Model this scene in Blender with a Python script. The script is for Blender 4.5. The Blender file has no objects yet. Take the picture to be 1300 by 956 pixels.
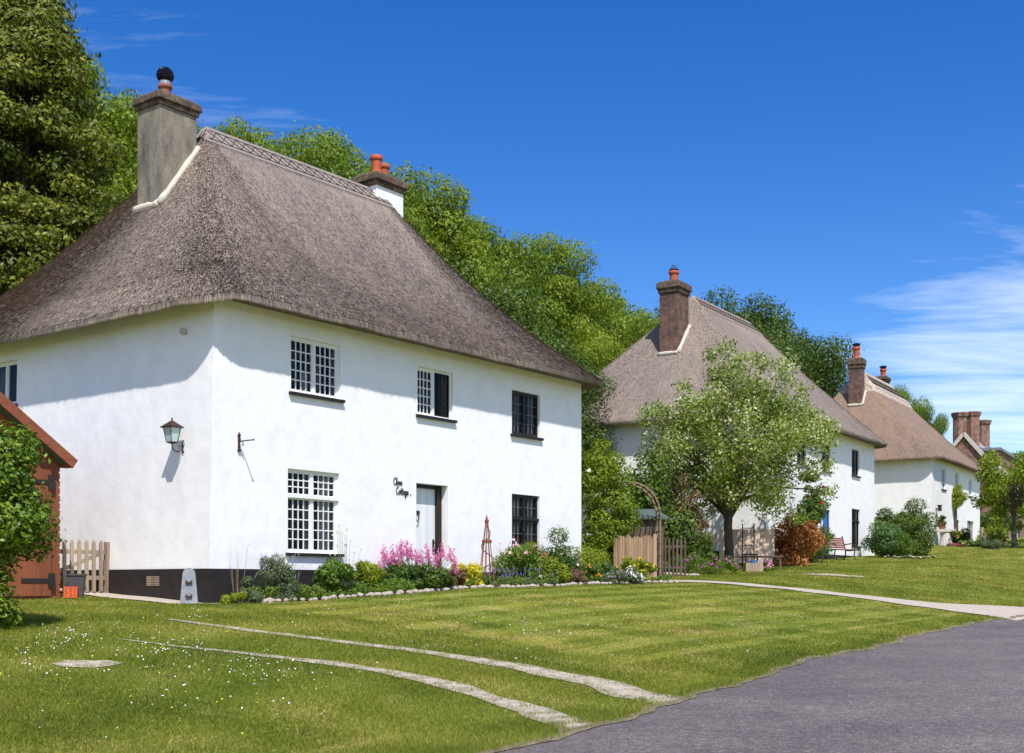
import bpy, bmesh, math, random
import numpy as np
from mathutils import Vector, Matrix, noise as mnoise
R = math.radians
sc = bpy.context.scene
COL = sc.collection
random.seed(7)
CAMZ = 1.65
F_PX, PX0, PY0 = 1560.0, 650.0, 742.0      # focal length and principal point on the 1300 wide photo

# ------------------------------------------------------------------ camera
cam = bpy.data.cameras.new('camera'); camo = bpy.data.objects.new('camera', cam); COL.objects.link(camo)
camo.location = (0, 0, CAMZ); camo.rotation_euler = (R(90), 0, 0)
cam.sensor_width = 36; cam.lens = 43.2; cam.shift_y = 264/1300; cam.clip_end = 4000; cam.clip_start = .1
sc.camera = camo

# ------------------------------------------------------------------ frames of reference
U1 = (0.59967, 0.80025); N1 = (0.80025, -0.59967); C1 = (-5.25, 21.67)
def ab(x, y):
    dx, dy = x-C1[0], y-C1[1]
    return dx*U1[0]+dy*U1[1], dx*N1[0]+dy*N1[1]
def xy(a, b):
    return C1[0]+a*U1[0]+b*N1[0], C1[1]+a*U1[1]+b*N1[1]
ZA = np.array([-400, -30, -4, 0, 3, 6, 12, 15, 29.5, 41, 54, 70, 100, 300, 900.])
ZH = np.array([-1.2, -.6, -.38, -.32, -.22, -.06, .04, .10, .72, 1.16, 1.9, 2.6, 3.6, 9, 20.]) + CAMZ
def ground(x, y):
    x = np.asarray(x, float); y = np.asarray(y, float)
    a = (x-C1[0])*U1[0]+(y-C1[1])*U1[1]; b = (x-C1[0])*N1[0]+(y-C1[1])*N1[1]
    zh = np.interp(a, ZA, ZH)
    zr = CAMZ-1.18+.024*a + .00012*np.clip(a, 0, 400)**2
    zr = np.minimum(zr, zh-.05)
    w = np.clip((b-1.0)/9.0, 0, 1)**1.3
    z = zh*(1-w)+zr*w
    z = z + np.where(b < 0, np.clip(-b, 0, 14)*.05, 0)
    hb = np.clip(-b-17, 0, 200)
    z = z + np.where(hb < 60, hb*.36-hb*hb*.0022, 60*.36-3600*.0022)
    bump = .012*np.sin(x*2.1+1.3*np.sin(y*.9))*np.sin(y*1.7+.6*np.sin(x*1.3))+.02*np.sin(x*.7+2)*np.sin(y*.63)
    m = np.clip((10-b)/1.5, 0, 1)
    return z + bump*m
def gz(x, y): return float(ground(x, y))
def at(px, py, Ymin=7, Ymax=140):
    k = (px-PX0)/F_PX; h = (PY0-py)/F_PX
    Y = np.arange(Ymin, Ymax, .05)
    d = (CAMZ+h*Y)-ground(k*Y, Y)
    i = np.argmax(d < 0) if (d < 0).any() else len(Y)-1
    return k*Y[i], float(Y[i])
def X(px, Y): return (px-PX0)/F_PX*Y
def Zp(py, Y): return CAMZ+(PY0-py)/F_PX*Y

# ------------------------------------------------------------------ materials
def nt(name):
    m = bpy.data.materials.new(name); m.use_nodes = True
    n = m.node_tree.nodes; l = m.node_tree.links
    return m, n, l, n['Principled BSDF']
def ramp(n, stops):
    r = n.new('ShaderNodeValToRGB'); e = r.color_ramp.elements
    while len(e) < len(stops): e.new(.5)
    for i, (p, c) in enumerate(stops): e[i].position = p; e[i].color = (*c, 1)
    return r
def noise_mat(name, stops, scale=5, rough=.85, bump=.2, bscale=None, detail=6, stretch=(1, 1, 1), coord='Object', spec=.3, dist=.02, scale2=None, stops2=None, mixf=.35):
    m, n, l, p = nt(name)
    tc = n.new('ShaderNodeTexCoord'); mp = n.new('ShaderNodeMapping'); mp.inputs['Scale'].default_value = stretch
    l.new(tc.outputs[coord], mp.inputs[0])
    t = n.new('ShaderNodeTexNoise'); t.inputs['Scale'].default_value = scale; t.inputs['Detail'].default_value = detail; t.inputs['Roughness'].default_value = .65
    l.new(mp.outputs[0], t.inputs['Vector'])
    r = ramp(n, stops); l.new(t.outputs[0], r.inputs[0]); out = r.outputs[0]
    if scale2:
        t2 = n.new('ShaderNodeTexNoise'); t2.inputs['Scale'].default_value = scale2; t2.inputs['Detail'].default_value = 4
        l.new(mp.outputs[0], t2.inputs['Vector'])
        r2 = ramp(n, stops2); l.new(t2.outputs[0], r2.inputs[0])
        mx = n.new('ShaderNodeMix'); mx.data_type = 'RGBA'; mx.blend_type = 'MULTIPLY'; mx.inputs[0].default_value = mixf
        l.new(out, mx.inputs[6]); l.new(r2.outputs[0], mx.inputs[7]); out = mx.outputs[2]
    l.new(out, p.inputs['Base Color'])
    p.inputs['Roughness'].default_value = rough; p.inputs['Specular IOR Level'].default_value = spec
    if bump:
        b = n.new('ShaderNodeBump'); b.inputs['Strength'].default_value = bump; b.inputs['Distance'].default_value = dist
        tb = n.new('ShaderNodeTexNoise'); tb.inputs['Scale'].default_value = bscale or scale*3; tb.inputs['Detail'].default_value = 5
        l.new(mp.outputs[0], tb.inputs['Vector']); l.new(tb.outputs[0], b.inputs['Height']); l.new(b.outputs[0], p.inputs['Normal'])
    return m
def two(c, d=.8): return [(.3, tuple(v*d for v in c)), (.7, c)]
def leaf_mat(name, dark, mid, light, trans=.3, rough=.5, spec=.3):
    m, n, l, p = nt(name)
    a = n.new('ShaderNodeAttribute'); a.attribute_name = 'rnd'
    r = ramp(n, [(.0, dark), (.5, mid), (1., light)]); l.new(a.outputs['Fac'], r.inputs[0])
    l.new(r.outputs[0], p.inputs['Base Color']); p.inputs['Roughness'].default_value = rough; p.inputs['Specular IOR Level'].default_value = spec
    tr = n.new('ShaderNodeBsdfTranslucent'); mc = n.new('ShaderNodeMix'); mc.data_type = 'RGBA'; mc.blend_type = 'MULTIPLY'; mc.inputs[0].default_value = 1
    l.new(r.outputs[0], mc.inputs[6]); mc.inputs[7].default_value = (1.3, 1.25, .5, 1); l.new(mc.outputs[2], tr.inputs[0])
    mx = n.new('ShaderNodeMixShader'); mx.inputs[0].default_value = trans
    l.new(p.outputs[0], mx.inputs[1]); l.new(tr.outputs[0], mx.inputs[2]); l.new(mx.outputs[0], n['Material Output'].inputs[0])
    return m
def brick_mat(name, c1, c2, mortar, scale=1.0, bw=.225, bh=.075, band=None):
    m, n, l, p = nt(name)
    tc = n.new('ShaderNodeTexCoord'); sx = n.new('ShaderNodeSeparateXYZ'); l.new(tc.outputs['Object'], sx.inputs[0])
    ad = n.new('ShaderNodeMath'); l.new(sx.outputs[0], ad.inputs[0]); l.new(sx.outputs[1], ad.inputs[1])
    cb = n.new('ShaderNodeCombineXYZ'); l.new(ad.outputs[0], cb.inputs[0]); l.new(sx.outputs[2], cb.inputs[1])
    b = n.new('ShaderNodeTexBrick'); b.inputs['Scale'].default_value = scale; b.inputs['Brick Width'].default_value = bw; b.inputs['Row Height'].default_value = bh
    b.inputs['Mortar Size'].default_value = .008; b.inputs['Color1'].default_value = (*c1, 1); b.inputs['Color2'].default_value = (*c2, 1); b.inputs['Mortar'].default_value = (*mortar, 1)
    l.new(cb.outputs[0], b.inputs[0])
    t = n.new('ShaderNodeTexNoise'); t.inputs['Scale'].default_value = 3.5; t.inputs['Detail'].default_value = 8; l.new(tc.outputs['Object'], t.inputs[0])
    r = ramp(n, [(.35, (.45, .42, .4)), (.62, (1.25, 1.2, 1.15))]); l.new(t.outputs[0], r.inputs[0])
    mx = n.new('ShaderNodeMix'); mx.data_type = 'RGBA'; mx.blend_type = 'MULTIPLY'; mx.inputs[0].default_value = .8
    l.new(b.outputs[0], mx.inputs[6]); l.new(r.outputs[0], mx.inputs[7]); l.new(mx.outputs[2], p.inputs['Base Color'])
    bp = n.new('ShaderNodeBump'); bp.inputs['Strength'].default_value = .5; bp.inputs['Distance'].default_value = .02; l.new(mx.outputs[2], bp.inputs['Height']); l.new(bp.outputs[0], p.inputs['Normal'])
    p.inputs['Roughness'].default_value = .95
    return m
def wood_mat(name, c, board=.12, dark=.55, rough=.8):
    m, n, l, p = nt(name)
    tc = n.new('ShaderNodeTexCoord'); sx = n.new('ShaderNodeSeparateXYZ'); l.new(tc.outputs['Object'], sx.inputs[0])
    ad = n.new('ShaderNodeMath'); l.new(sx.outputs[0], ad.inputs[0]); l.new(sx.outputs[1], ad.inputs[1])
    dv = n.new('ShaderNodeMath'); dv.operation = 'DIVIDE'; dv.inputs[1].default_value = board; l.new(ad.outputs[0], dv.inputs[0])
    fl = n.new('ShaderNodeMath'); fl.operation = 'FLOOR'; l.new(dv.outputs[0], fl.inputs[0])
    wn = n.new('ShaderNodeTexWhiteNoise'); wn.noise_dimensions = '1D'; l.new(fl.outputs[0], wn.inputs['W'])
    mp = n.new('ShaderNodeMapping'); mp.inputs['Scale'].default_value = (14, 14, 1.2); l.new(tc.outputs['Object'], mp.inputs[0])
    t = n.new('ShaderNodeTexNoise'); t.inputs['Scale'].default_value = 2.2; t.inputs['Detail'].default_value = 8; l.new(mp.outputs[0], t.inputs[0])
    mm = n.new('ShaderNodeMath'); mm.operation = 'MULTIPLY_ADD'; mm.inputs[1].default_value = .45; l.new(wn.outputs[0], mm.inputs[0])
    m2 = n.new('ShaderNodeMath'); m2.operation = 'MULTIPLY'; m2.inputs[1].default_value = .6; l.new(t.outputs[0], m2.inputs[0]); l.new(m2.outputs[0], mm.inputs[2])
    r = ramp(n, [(.2, tuple(v*dark for v in c)), (.8, tuple(min(1, v*1.25) for v in c))]); l.new(mm.outputs[0], r.inputs[0]); l.new(r.outputs[0], p.inputs['Base Color'])
    p.inputs['Roughness'].default_value = rough
    b = n.new('ShaderNodeBump'); b.inputs['Strength'].default_value = .4; b.inputs['Distance'].default_value = .01; l.new(t.outputs[0], b.inputs['Height']); l.new(b.outputs[0], p.inputs['Normal'])
    return m
def thatch_mat(name, c, v1=.55, v2=1.5):
    m, n, l, p = nt(name)
    uv = n.new('ShaderNodeUVMap'); uv.uv_map = 'UVMap'
    def nz(sx, sy, s, d=6):
        mp = n.new('ShaderNodeMapping'); mp.inputs['Scale'].default_value = (sx, sy, 1); l.new(uv.outputs[0], mp.inputs[0])
        t = n.new('ShaderNodeTexNoise'); t.inputs['Scale'].default_value = s; t.inputs['Detail'].default_value = d; t.inputs['Roughness'].default_value = .7; l.new(mp.outputs[0], t.inputs[0]); return t
    fine = nz(5, 1.2, 9, 8); med = nz(1.6, .5, 1.3, 5); big = nz(1, 1, .22, 4)
    at_ = n.new('ShaderNodeAttribute'); at_.attribute_name = 'rnd'
    r = ramp(n, [(.3, tuple(x*v1 for x in c)), (.5, c), (.72, tuple(x*v2 for x in c))]); l.new(fine.outputs[0], r.inputs[0])
    rm = ramp(n, [(.35, (.86, .86, .87)), (.65, (1.1, 1.09, 1.07))]); l.new(med.outputs[0], rm.inputs[0])
    rb = ramp(n, [(.35, (.86, .87, .9)), (.65, (1.1, 1.08, 1.05))]); l.new(big.outputs[0], rb.inputs[0])
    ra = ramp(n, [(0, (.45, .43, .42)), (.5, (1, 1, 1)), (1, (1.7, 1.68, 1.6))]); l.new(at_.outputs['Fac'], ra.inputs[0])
    o = r.outputs[0]
    for q in (rm, rb, ra):
        mx = n.new('ShaderNodeMix'); mx.data_type = 'RGBA'; mx.blend_type = 'MULTIPLY'; mx.inputs[0].default_value = 1
        l.new(o, mx.inputs[6]); l.new(q.outputs[0], mx.inputs[7]); o = mx.outputs[2]
    l.new(o, p.inputs['Base Color']); p.inputs['Roughness'].default_value = .9; p.inputs['Specular IOR Level'].default_value = .2
    b = n.new('ShaderNodeBump'); b.inputs['Strength'].default_value = .6; b.inputs['Distance'].default_value = .03; l.new(fine.outputs[0], b.inputs['Height']); l.new(b.outputs[0], p.inputs['Normal'])
    return m
M = {}
M['white'] = noise_mat('white_render', [(.3, (.8, .795, .785)), (.6, (.87, .865, .855))], 2.6, .85, .28, 2.6, stretch=(1, 1, .8), dist=.06, scale2=.7, stops2=[(.3, (.88, .875, .85)), (.5, (1, 1, 1))], mixf=.3)
M['black'] = noise_mat('black_tar_paint', [(.3, (.018, .014, .014)), (.7, (.03, .024, .024))], 3, .6, .3, 8)
M['whitep'] = noise_mat('white_gloss_paint', two((.82, .82, .8), .95), 8, .4, .05)
M['darkf'] = noise_mat('dark_brown_paint', two((.022, .014, .012), .6), 9, .4, .1)
M['sill'] = noise_mat('black_sill', two((.025, .02, .02), .6), 9, .5, .1)
M['thatch'] = thatch_mat('weathered_thatch', (.27, .222, .186), .62, 1.45)
M['thatch2'] = thatch_mat('older_thatch', (.262, .216, .18), .55, 1.6)
M['thatch3'] = thatch_mat('fresher_thatch', (.27, .19, .14), .65, 1.4)
M['ridge3'] = thatch_mat('pale_ridge_thatch', (.4, .33, .27), .6, 1.4)
M['ridge1'] = thatch_mat('grey_ridge_thatch', (.25, .21, .185), .5, 1.6)
M['ligger'] = noise_mat('hazel_spars', two((.035, .03, .027), .6), 20, .9, .2)
M['stack'] = noise_mat('grey_cement_render', [(.3, (.09, .08, .07)), (.5, (.2, .175, .14)), (.72, (.34, .29, .2))], 1.6, .95, .7, 14, stretch=(2, 2, .7), detail=10)
M['lichen'] = noise_mat('lichened_brick_cap', [(.3, (.04, .028, .022)), (.5, (.095, .068, .05)), (.68, (.2, .15, .075))], 6, .95, .7, 18)
M['cement'] = noise_mat('cement_fillet', two((.62, .57, .47), .8), 9, .9, .4)
M['brickr'] = brick_mat('old_red_brick', (.16, .07, .05), (.11, .055, .042), (.2, .17, .14))
M['brickb'] = brick_mat('banded_brick', (.27, .11, .07), (.2, .13, .1), (.28, .22, .18))
M['terra'] = noise_mat('terracotta', two((.5, .11, .045), .75), 8, .7, .1)
M['terraold'] = noise_mat('sooty_terracotta', [(.3, (.2, .07, .05)), (.6, (.34, .12, .08))], 8, .7, .1)
M['steel'] = noise_mat('dark_steel', two((.03, .03, .035), .6), 8, .3, .05); M['steel'].node_tree.nodes['Principled BSDF'].inputs['Metallic'].default_value = .7
M['galv'] = noise_mat('galvanised_steel', two((.4, .42, .45), .8), 8, .4, .05); M['galv'].node_tree.nodes['Principled BSDF'].inputs['Metallic'].default_value = .6
M['blueg'] = noise_mat('blue_grey_metal', two((.05, .09, .2), .7), 8, .4, .05)
M['iron'] = noise_mat('rusty_black_iron', [(.35, (.02, .013, .012)), (.65, (.06, .03, .024))], 12, .6, .2)
M['doorw'] = wood_mat('white_painted_boards', (.66, .67, .68), .14, .93, .5)
M['curtain'] = noise_mat('net_curtain', two((.62, .6, .56), .8), 3, .9, 0, stretch=(9, 9, .4))
M['tan'] = noise_mat('tan_timber_inside', two((.36, .2, .11), .7), 4, .7, .1)
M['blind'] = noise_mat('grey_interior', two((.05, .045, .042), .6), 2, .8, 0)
M['brownw'] = wood_mat('red_brown_stained_boards', (.26, .075, .028), .15, .6)
M['barge'] = noise_mat('red_brown_bargeboard', [(.3, (.17, .05, .024)), (.7, (.3, .1, .05))], 4, .7, .2, stretch=(1, 1, 4))
M['picket'] = wood_mat('weathered_pale_timber', (.37, .29, .2), .11, .6)
M['paling'] = wood_mat('brown_chestnut_palings', (.34, .22, .13), .07, .5)
M['shed'] = wood_mat('dark_creosoted_boards', (.11, .075, .055), .13, .6)
M['felt'] = noise_mat('green_roofing_felt', two((.1, .14, .12), .7), 5, .9, .2)
M['rustic'] = noise_mat('rustic_pole', two((.3, .21, .14), .6), 12, .9, .4)
M['plastic'] = noise_mat('orange_plastic', two((.75, .13, .04), .8), 5, .5, .05)
M['binm'] = noise_mat('dull_zinc', two((.09, .09, .095), .7), 3, .55, .2)
M['marker'] = noise_mat('blue_grey_slate', [(.3, (.2, .22, .25)), (.6, (.34, .36, .4))], 4, .8, .3, scale2=2, stops2=[(.4, (.6, .55, .5)), (.6, (1, 1, 1))])
M['stone'] = noise_mat('flint_stone', [(.25, (.16, .13, .1)), (.5, (.42, .35, .29)), (.8, (.66, .6, .54))], 7, .9, .5, 14, coord='Generated')
M['lime'] = noise_mat('pale_limestone', two((.6, .55, .48), .75), 5, .9, .3)
M['bluedoor'] = noise_mat('bright_blue_paint', two((.02, .17, .6), .8), 4, .5, .05)
M['redwood'] = wood_mat('red_brown_bench_slats', (.23, .06, .035), .3, .7)
M['greeniron'] = noise_mat('dark_green_iron', two((.015, .05, .04), .7), 9, .5, .1)
M['pinkboard'] = wood_mat('pale_pink_boards', (.6, .44, .34), .12, .8)
M['canvas'] = noise_mat('faded_pink_canvas', two((.55, .42, .4), .8), 4, .9, .05)
M['letter'] = noise_mat('black_lettering', two((.012, .01, .01), .7), 9, .5, 0)
M['bark'] = noise_mat('bark', [(.3, (.05, .038, .028)), (.7, (.14, .11, .08))], 8, .95, .8, 14, stretch=(1, 1, .3), dist=.05)
M['lead'] = noise_mat('lead_sheet', two((.2, .22, .25), .8), 6, .5, .1)
M['stem'] = noise_mat('green_stem', two((.12, .16, .05), .7), 8, .7, 0)
M['drystem'] = noise_mat('dry_stem', two((.35, .25, .16), .7), 8, .8, 0)
def glass_mat():
    m, n, l, p = nt('window_glass'); n.remove(p)
    tr = n.new('ShaderNodeBsdfTransparent'); tr.inputs[0].default_value = (.8, .83, .8, 1)
    g = n.new('ShaderNodeBsdfGlossy'); g.inputs['Roughness'].default_value = .03; g.inputs[0].default_value = (.7, .72, .72, 1)
    f = n.new('ShaderNodeFresnel'); f.inputs[0].default_value = 1.28
    tx = n.new('ShaderNodeTexCoord'); t = n.new('ShaderNodeTexNoise'); t.inputs['Scale'].default_value = 5; l.new(tx.outputs['Object'], t.inputs[0])
    b = n.new('ShaderNodeBump'); b.inputs['Strength'].default_value = .1; b.inputs['Distance'].default_value = .02; l.new(t.outputs[0], b.inputs['Height']); l.new(b.outputs[0], g.inputs['Normal'])
    mx = n.new('ShaderNodeMixShader'); l.new(f.outputs[0], mx.inputs[0]); l.new(tr.outputs[0], mx.inputs[1]); l.new(g.outputs[0], mx.inputs[2]); l.new(mx.outputs[0], n['Material Output'].inputs[0])
    return m
M['glass'] = glass_mat()
m_, n_, l_, p_ = nt('frosted_lantern_glass'); p_.inputs['Base Color'].default_value = (.5, .6, .58, 1); p_.inputs['Roughness'].default_value = .15
M['frost'] = m_
def flat(name, c, rough=.7, d=.8): M[name] = noise_mat(name, two(c, d), 14, rough, 0)
flat('pink', (.8, .24, .5)); flat('palepink', (.85, .5, .55)); flat('magenta', (.6, .05, .5)); flat('yellow', (.85, .68, .03)); flat('whitefl', (.85, .85, .83))
flat('purple', (.2, .13, .45)); flat('red', (.6, .01, .03)); flat('orange', (.8, .25, .03)); flat('cream', (.8, .76, .5)); flat('bluepl', (.02, .18, .55)); flat('crimson', (.45, .02, .12)); flat('mauve', (.36, .27, .42))
L = {
 'beech': leaf_mat('beech_leaves', (.06, .11, .01), (.14, .22, .016), (.25, .33, .028), .35),
 'lime': leaf_mat('lime_green_leaves', (.09, .15, .012), (.19, .27, .018), (.33, .4, .035), .4),
 'yew': leaf_mat('dark_hornbeam_leaves', (.04, .06, .006), (.12, .155, .014), (.3, .3, .035), .3),
 'oak': leaf_mat('dark_oak_leaves', (.03, .06, .01), (.07, .125, .018), (.14, .2, .03)),
 'whitebeam': leaf_mat('silver_backed_leaves', (.08, .14, .014), (.22, .3, .03), (.85, .86, .6), .38),
 'ivy': leaf_mat('glossy_bush_leaves', (.035, .075, .008), (.11, .19, .012), (.24, .34, .025), .3, .45, .35),
 'rose': leaf_mat('rose_leaves', (.05, .1, .012), (.11, .19, .02), (.2, .3, .03)),
 'deep': leaf_mat('deep_green_leaves', (.03, .065, .01), (.075, .14, .018), (.16, .24, .035)),
 'grey': leaf_mat('grey_green_leaves', (.06, .09, .04), (.13, .17, .08), (.22, .27, .14)),
 'gold': leaf_mat('golden_leaves', (.3, .3, .02), (.62, .55, .02), (.85, .75, .05)),
 'chart': leaf_mat('yellow_green_leaves', (.1, .15, .01), (.22, .28, .015), (.38, .42, .03)),
 'copper': leaf_mat('copper_red_leaves', (.08, .1, .02), (.42, .13, .035), (.7, .34, .14)),
 'brown': leaf_mat('brown_twiggy_leaves', (.07, .04, .02), (.16, .09, .05), (.24, .15, .09), .1),
 'hedge': leaf_mat('hedge_leaves', (.03, .06, .008), (.085, .14, .016), (.17, .25, .03), .25),
 'bluegreen': leaf_mat('blue_green_leaves', (.03, .08, .025), (.09, .17, .045), (.18, .28, .09)),
}

# ------------------------------------------------------------------ object helpers
def setp(o, label=None, cat=None, group=None, kind=None):
    if label: o['label'] = label
    if cat: o['category'] = cat
    if group: o['group'] = group
    if kind: o['kind'] = kind
    return o
def empty(name, loc, rz=0, label=None, cat=None, group=None):
    o = bpy.data.objects.new(name, None); COL.objects.link(o); o.location = loc; o.rotation_euler = (0, 0, rz); o.empty_display_size = .2
    return setp(o, label, cat, group)
def link(name, me, mats, parent=None, smooth=False):
    for m in (mats if isinstance(mats, (list, tuple)) else [mats]): me.materials.append(m)
    if smooth: me.polygons.foreach_set('use_smooth', [True]*len(me.polygons))
    o = bpy.data.objects.new(name, me); COL.objects.link(o)
    if parent: o.parent = parent
    return o
class MB:
    def __init__(s): s.v = []; s.f = []; s.m = []
    def add(s, vs, fs, mi=0):
        k = len(s.v); s.v += [tuple(v) for v in vs]; s.f += [tuple(i+k for i in f) for f in fs]; s.m += [mi]*len(fs); return s
    def box(s, x0, x1, y0, y1, z0, z1, mi=0, T=None, taper=0):
        t = taper
        vs = [(x0, y0, z0), (x1, y0, z0), (x1, y1, z0), (x0, y1, z0), (x0+t, y0+t, z1), (x1-t, y0+t, z1), (x1-t, y1-t, z1), (x0+t, y1-t, z1)]
        if T: vs = [T @ Vector(v) for v in vs]
        return s.add(vs, [(0, 3, 2, 1), (4, 5, 6, 7), (0, 1, 5, 4), (1, 2, 6, 5), (2, 3, 7, 6), (3, 0, 4, 7)], mi)
    def tube(s, pts, r, n=6, mi=0, closed=False):
        pts = [Vector(p) for p in pts]; rs = r if isinstance(r, (list, tuple)) else [r]*len(pts)
        ref = None; vs = []
        for i, p in enumerate(pts):
            d = (pts[min(i+1, len(pts)-1)]-pts[max(i-1, 0)])
            d = d.normalized() if d.length > 1e-9 else Vector((0, 0, 1))
            if ref is None: ref = Vector((1, 0, 0)) if abs(d.z) > .8 else Vector((0, 0, 1))
            a = d.cross(ref); a = a.normalized() if a.length > 1e-6 else Vector((0, 1, 0)); b = d.cross(a); ref = -b if False else ref
            for k in range(n):
                t = 2*math.pi*k/n; vs.append(p+(a*math.cos(t)+b*math.sin(t))*rs[i])
        fs = []
        for i in range(len(pts)-1):
            for k in range(n):
                k2 = (k+1) % n; fs.append((i*n+k, i*n+k2, (i+1)*n+k2, (i+1)*n+k))
        fs.append(tuple(range(n))[::-1]); fs.append(tuple((len(pts)-1)*n+k for k in range(n)))
        return s.add(vs, fs, mi)
    def lathe(s, cx, cy, prof, n=16, mi=0):
        vs = [(cx+r*math.cos(2*math.pi*k/n), cy+r*math.sin(2*math.pi*k/n), z) for r, z in prof for k in range(n)]
        fs = [(i*n+k, i*n+(k+1) % n, (i+1)*n+(k+1) % n, (i+1)*n+k) for i in range(len(prof)-1) for k in range(n)]
        fs.append(tuple(range(n))[::-1]); fs.append(tuple((len(prof)-1)*n+k for k in range(n)))
        return s.add(vs, fs, mi)
    def build(s, name, mats, parent=None, smooth=False, label=None):
        me = bpy.data.meshes.new(name); me.from_pydata(s.v, [], s.f)
        me.polygons.foreach_set('material_index', s.m); me.update()
        o = link(name, me, mats, parent, smooth)
        if label: o['label'] = label
        return o
def fast(name, V, F, rnd=None, uv=None):
    """numpy arrays to a mesh: V (n,3), F (m,k)"""
    me = bpy.data.meshes.new(name); m, k = F.shape
    me.vertices.add(len(V)); me.vertices.foreach_set('co', V.astype(np.float32).ravel())
    me.loops.add(m*k); me.loops.foreach_set('vertex_index', F.astype(np.int32).ravel())
    me.polygons.add(m); me.polygons.foreach_set('loop_start', np.arange(0, m*k, k, dtype=np.int32))
    if rnd is not None:
        at_ = me.attributes.new('rnd', 'FLOAT', 'FACE'); at_.data.foreach_set('value', rnd.astype(np.float32))
    if uv is not None:
        u = me.uv_layers.new(name='UVMap'); u.data.foreach_set('uv', uv.astype(np.float32).ravel())
    me.update(calc_edges=True); me.validate()
    return me
def norm(v): return v/np.maximum(np.linalg.norm(v, axis=1, keepdims=True), 1e-9)
def leaf_arrays(P, N, size, rng, aspect=.55, axis=None):
    n = len(P)
    T = rng.normal(size=(n, 3)) if axis is None else axis+rng.normal(size=(n, 3))*.25
    N = norm(N); T = norm(T-(T*N).sum(1, keepdims=True)*N); B = np.cross(N, T)
    s = size*(.65+.7*rng.random((n, 1)))
    V = np.stack([P-T*s*.5, P+B*s*aspect*.5+N*s*.06, P+T*s*.5, P-B*s*aspect*.5+N*s*.06], 1).reshape(-1, 3)
    return V, np.arange(4*n).reshape(n, 4)
def clump_leaves(clumps, n, size, seed=1, up=.25, rand=.8, zs=.8, aspect=.55, shell=.55, droop=0):
    rng = np.random.default_rng(seed); K = np.array(clumps, float)
    w = K[:, 3]**2; idx = rng.choice(len(K), n, p=w/w.sum())
    d = norm(rng.normal(size=(n, 3))); rr = K[idx, 3:4]*(shell+(1.08-shell)*rng.random((n, 1))**.7)*(1+.3*rng.random((n, 1))**5)
    P = K[idx, :3]+d*rr*np.array([1, 1, zs]); P[:, 2] -= droop*rng.random(n)*K[idx, 3]*(np.hypot(d[:, 0], d[:, 1]))
    N = d+rng.normal(size=(n, 3))*rand*.6+np.array([0, 0, up])
    V, F = leaf_arrays(P, N, size, rng, aspect)
    cr = rng.random(len(K))
    rnd = np.clip(.3*cr[idx]+.7*rng.random(n)+.0, 0, 1)
    return V, F, rnd
def foliage(name, clumps, n, size, mat, parent, seed=1, **k):
    V, F, r = clump_leaves(clumps, n, size, seed, **k)
    return link(name, fast(name, V, F, r), mat, parent)
def crown(cx, cy, cz, rx, ry, rz, k, rc, seed, low=-.7, jit=.25, inner=.55):
    rg = random.Random(seed); out = []
    while len(out) < k:
        d = Vector((rg.gauss(0, 1), rg.gauss(0, 1), rg.gauss(0, 1))).normalized()
        if d.z < low: continue
        q = inner+(1-inner)*rg.random()**.6; q *= 1+jit*(rg.random()-.5)
        out.append((cx+d.x*rx*q, cy+d.y*ry*q, cz+d.z*rz*q, rc*(.65+.7*rg.random())))
    return out
def blossoms(name, clumps, n, size, mat, parent, seed=3, up=.6, zs=.8, minz=-.1):
    rng = np.random.default_rng(seed); K = np.array(clumps, float); w = K[:, 3]**2; idx = rng.choice(len(K), n, p=w/w.sum())
    d = norm(rng.normal(size=(n, 3))); d[:, 2] = np.abs(d[:, 2])*1.0-.0; d = norm(d)
    P = K[idx, :3]+d*K[idx, 3:4]*1.06*np.array([1, 1, zs])
    Vs = []; Fs = []
    for j in range(3):          # each bloom: three crossed petals
        V, F = leaf_arrays(P+rng.normal(size=P.shape)*size*.15, d+rng.normal(size=d.shape)*.6+np.array([0, -.5, .4]), size, rng, .9)
        Fs.append(F+4*n*j); Vs.append(V)
    o = link(name, fast(name, np.concatenate(Vs), np.concatenate(Fs), rng.random(3*n)), mat, parent)
    o['kind'] = 'stuff'
    return o

# ------------------------------------------------------------------ ground and setting
def axis_steps(parts):
    out = []
    for a, b, s in parts: out += list(np.arange(a, b, s))
    return np.array(out+[parts[-1][1]])
A = axis_steps([(-500, -60, 40), (-60, -20, 2), (-20, 30, .35), (30, 75, .8), (75, 140, 4), (140, 900, 60)])
B = axis_steps([(-400, -80, 20), (-80, -20, 2.5), (-20, 0, .8), (0, 12, .3), (12, 40, 1.2), (40, 500, 40)])
AA, BB = np.meshgrid(A, B, indexing='ij')
GX = C1[0]+AA*U1[0]+BB*N1[0]; GY = C1[1]+AA*U1[1]+BB*N1[1]; GZ = ground(GX, GY)
def grid_mesh(name, GX, GY, GZ, mat, smooth=True):
    n, m = GX.shape; V = np.stack([GX, GY, GZ], -1).reshape(-1, 3)
    i = np.arange(n-1)[:, None]*m+np.arange(m-1)[None, :]
    F = np.stack([i, i+1, i+m+1, i+m], -1).reshape(-1, 4)[:, ::-1]
    me = fast(name, V, F); o = link(name, me, mat, smooth=smooth)
    if sum((p.normal.z*p.area) for p in list(me.polygons)[:200]) < 0: me.flip_normals()
    return o
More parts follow.
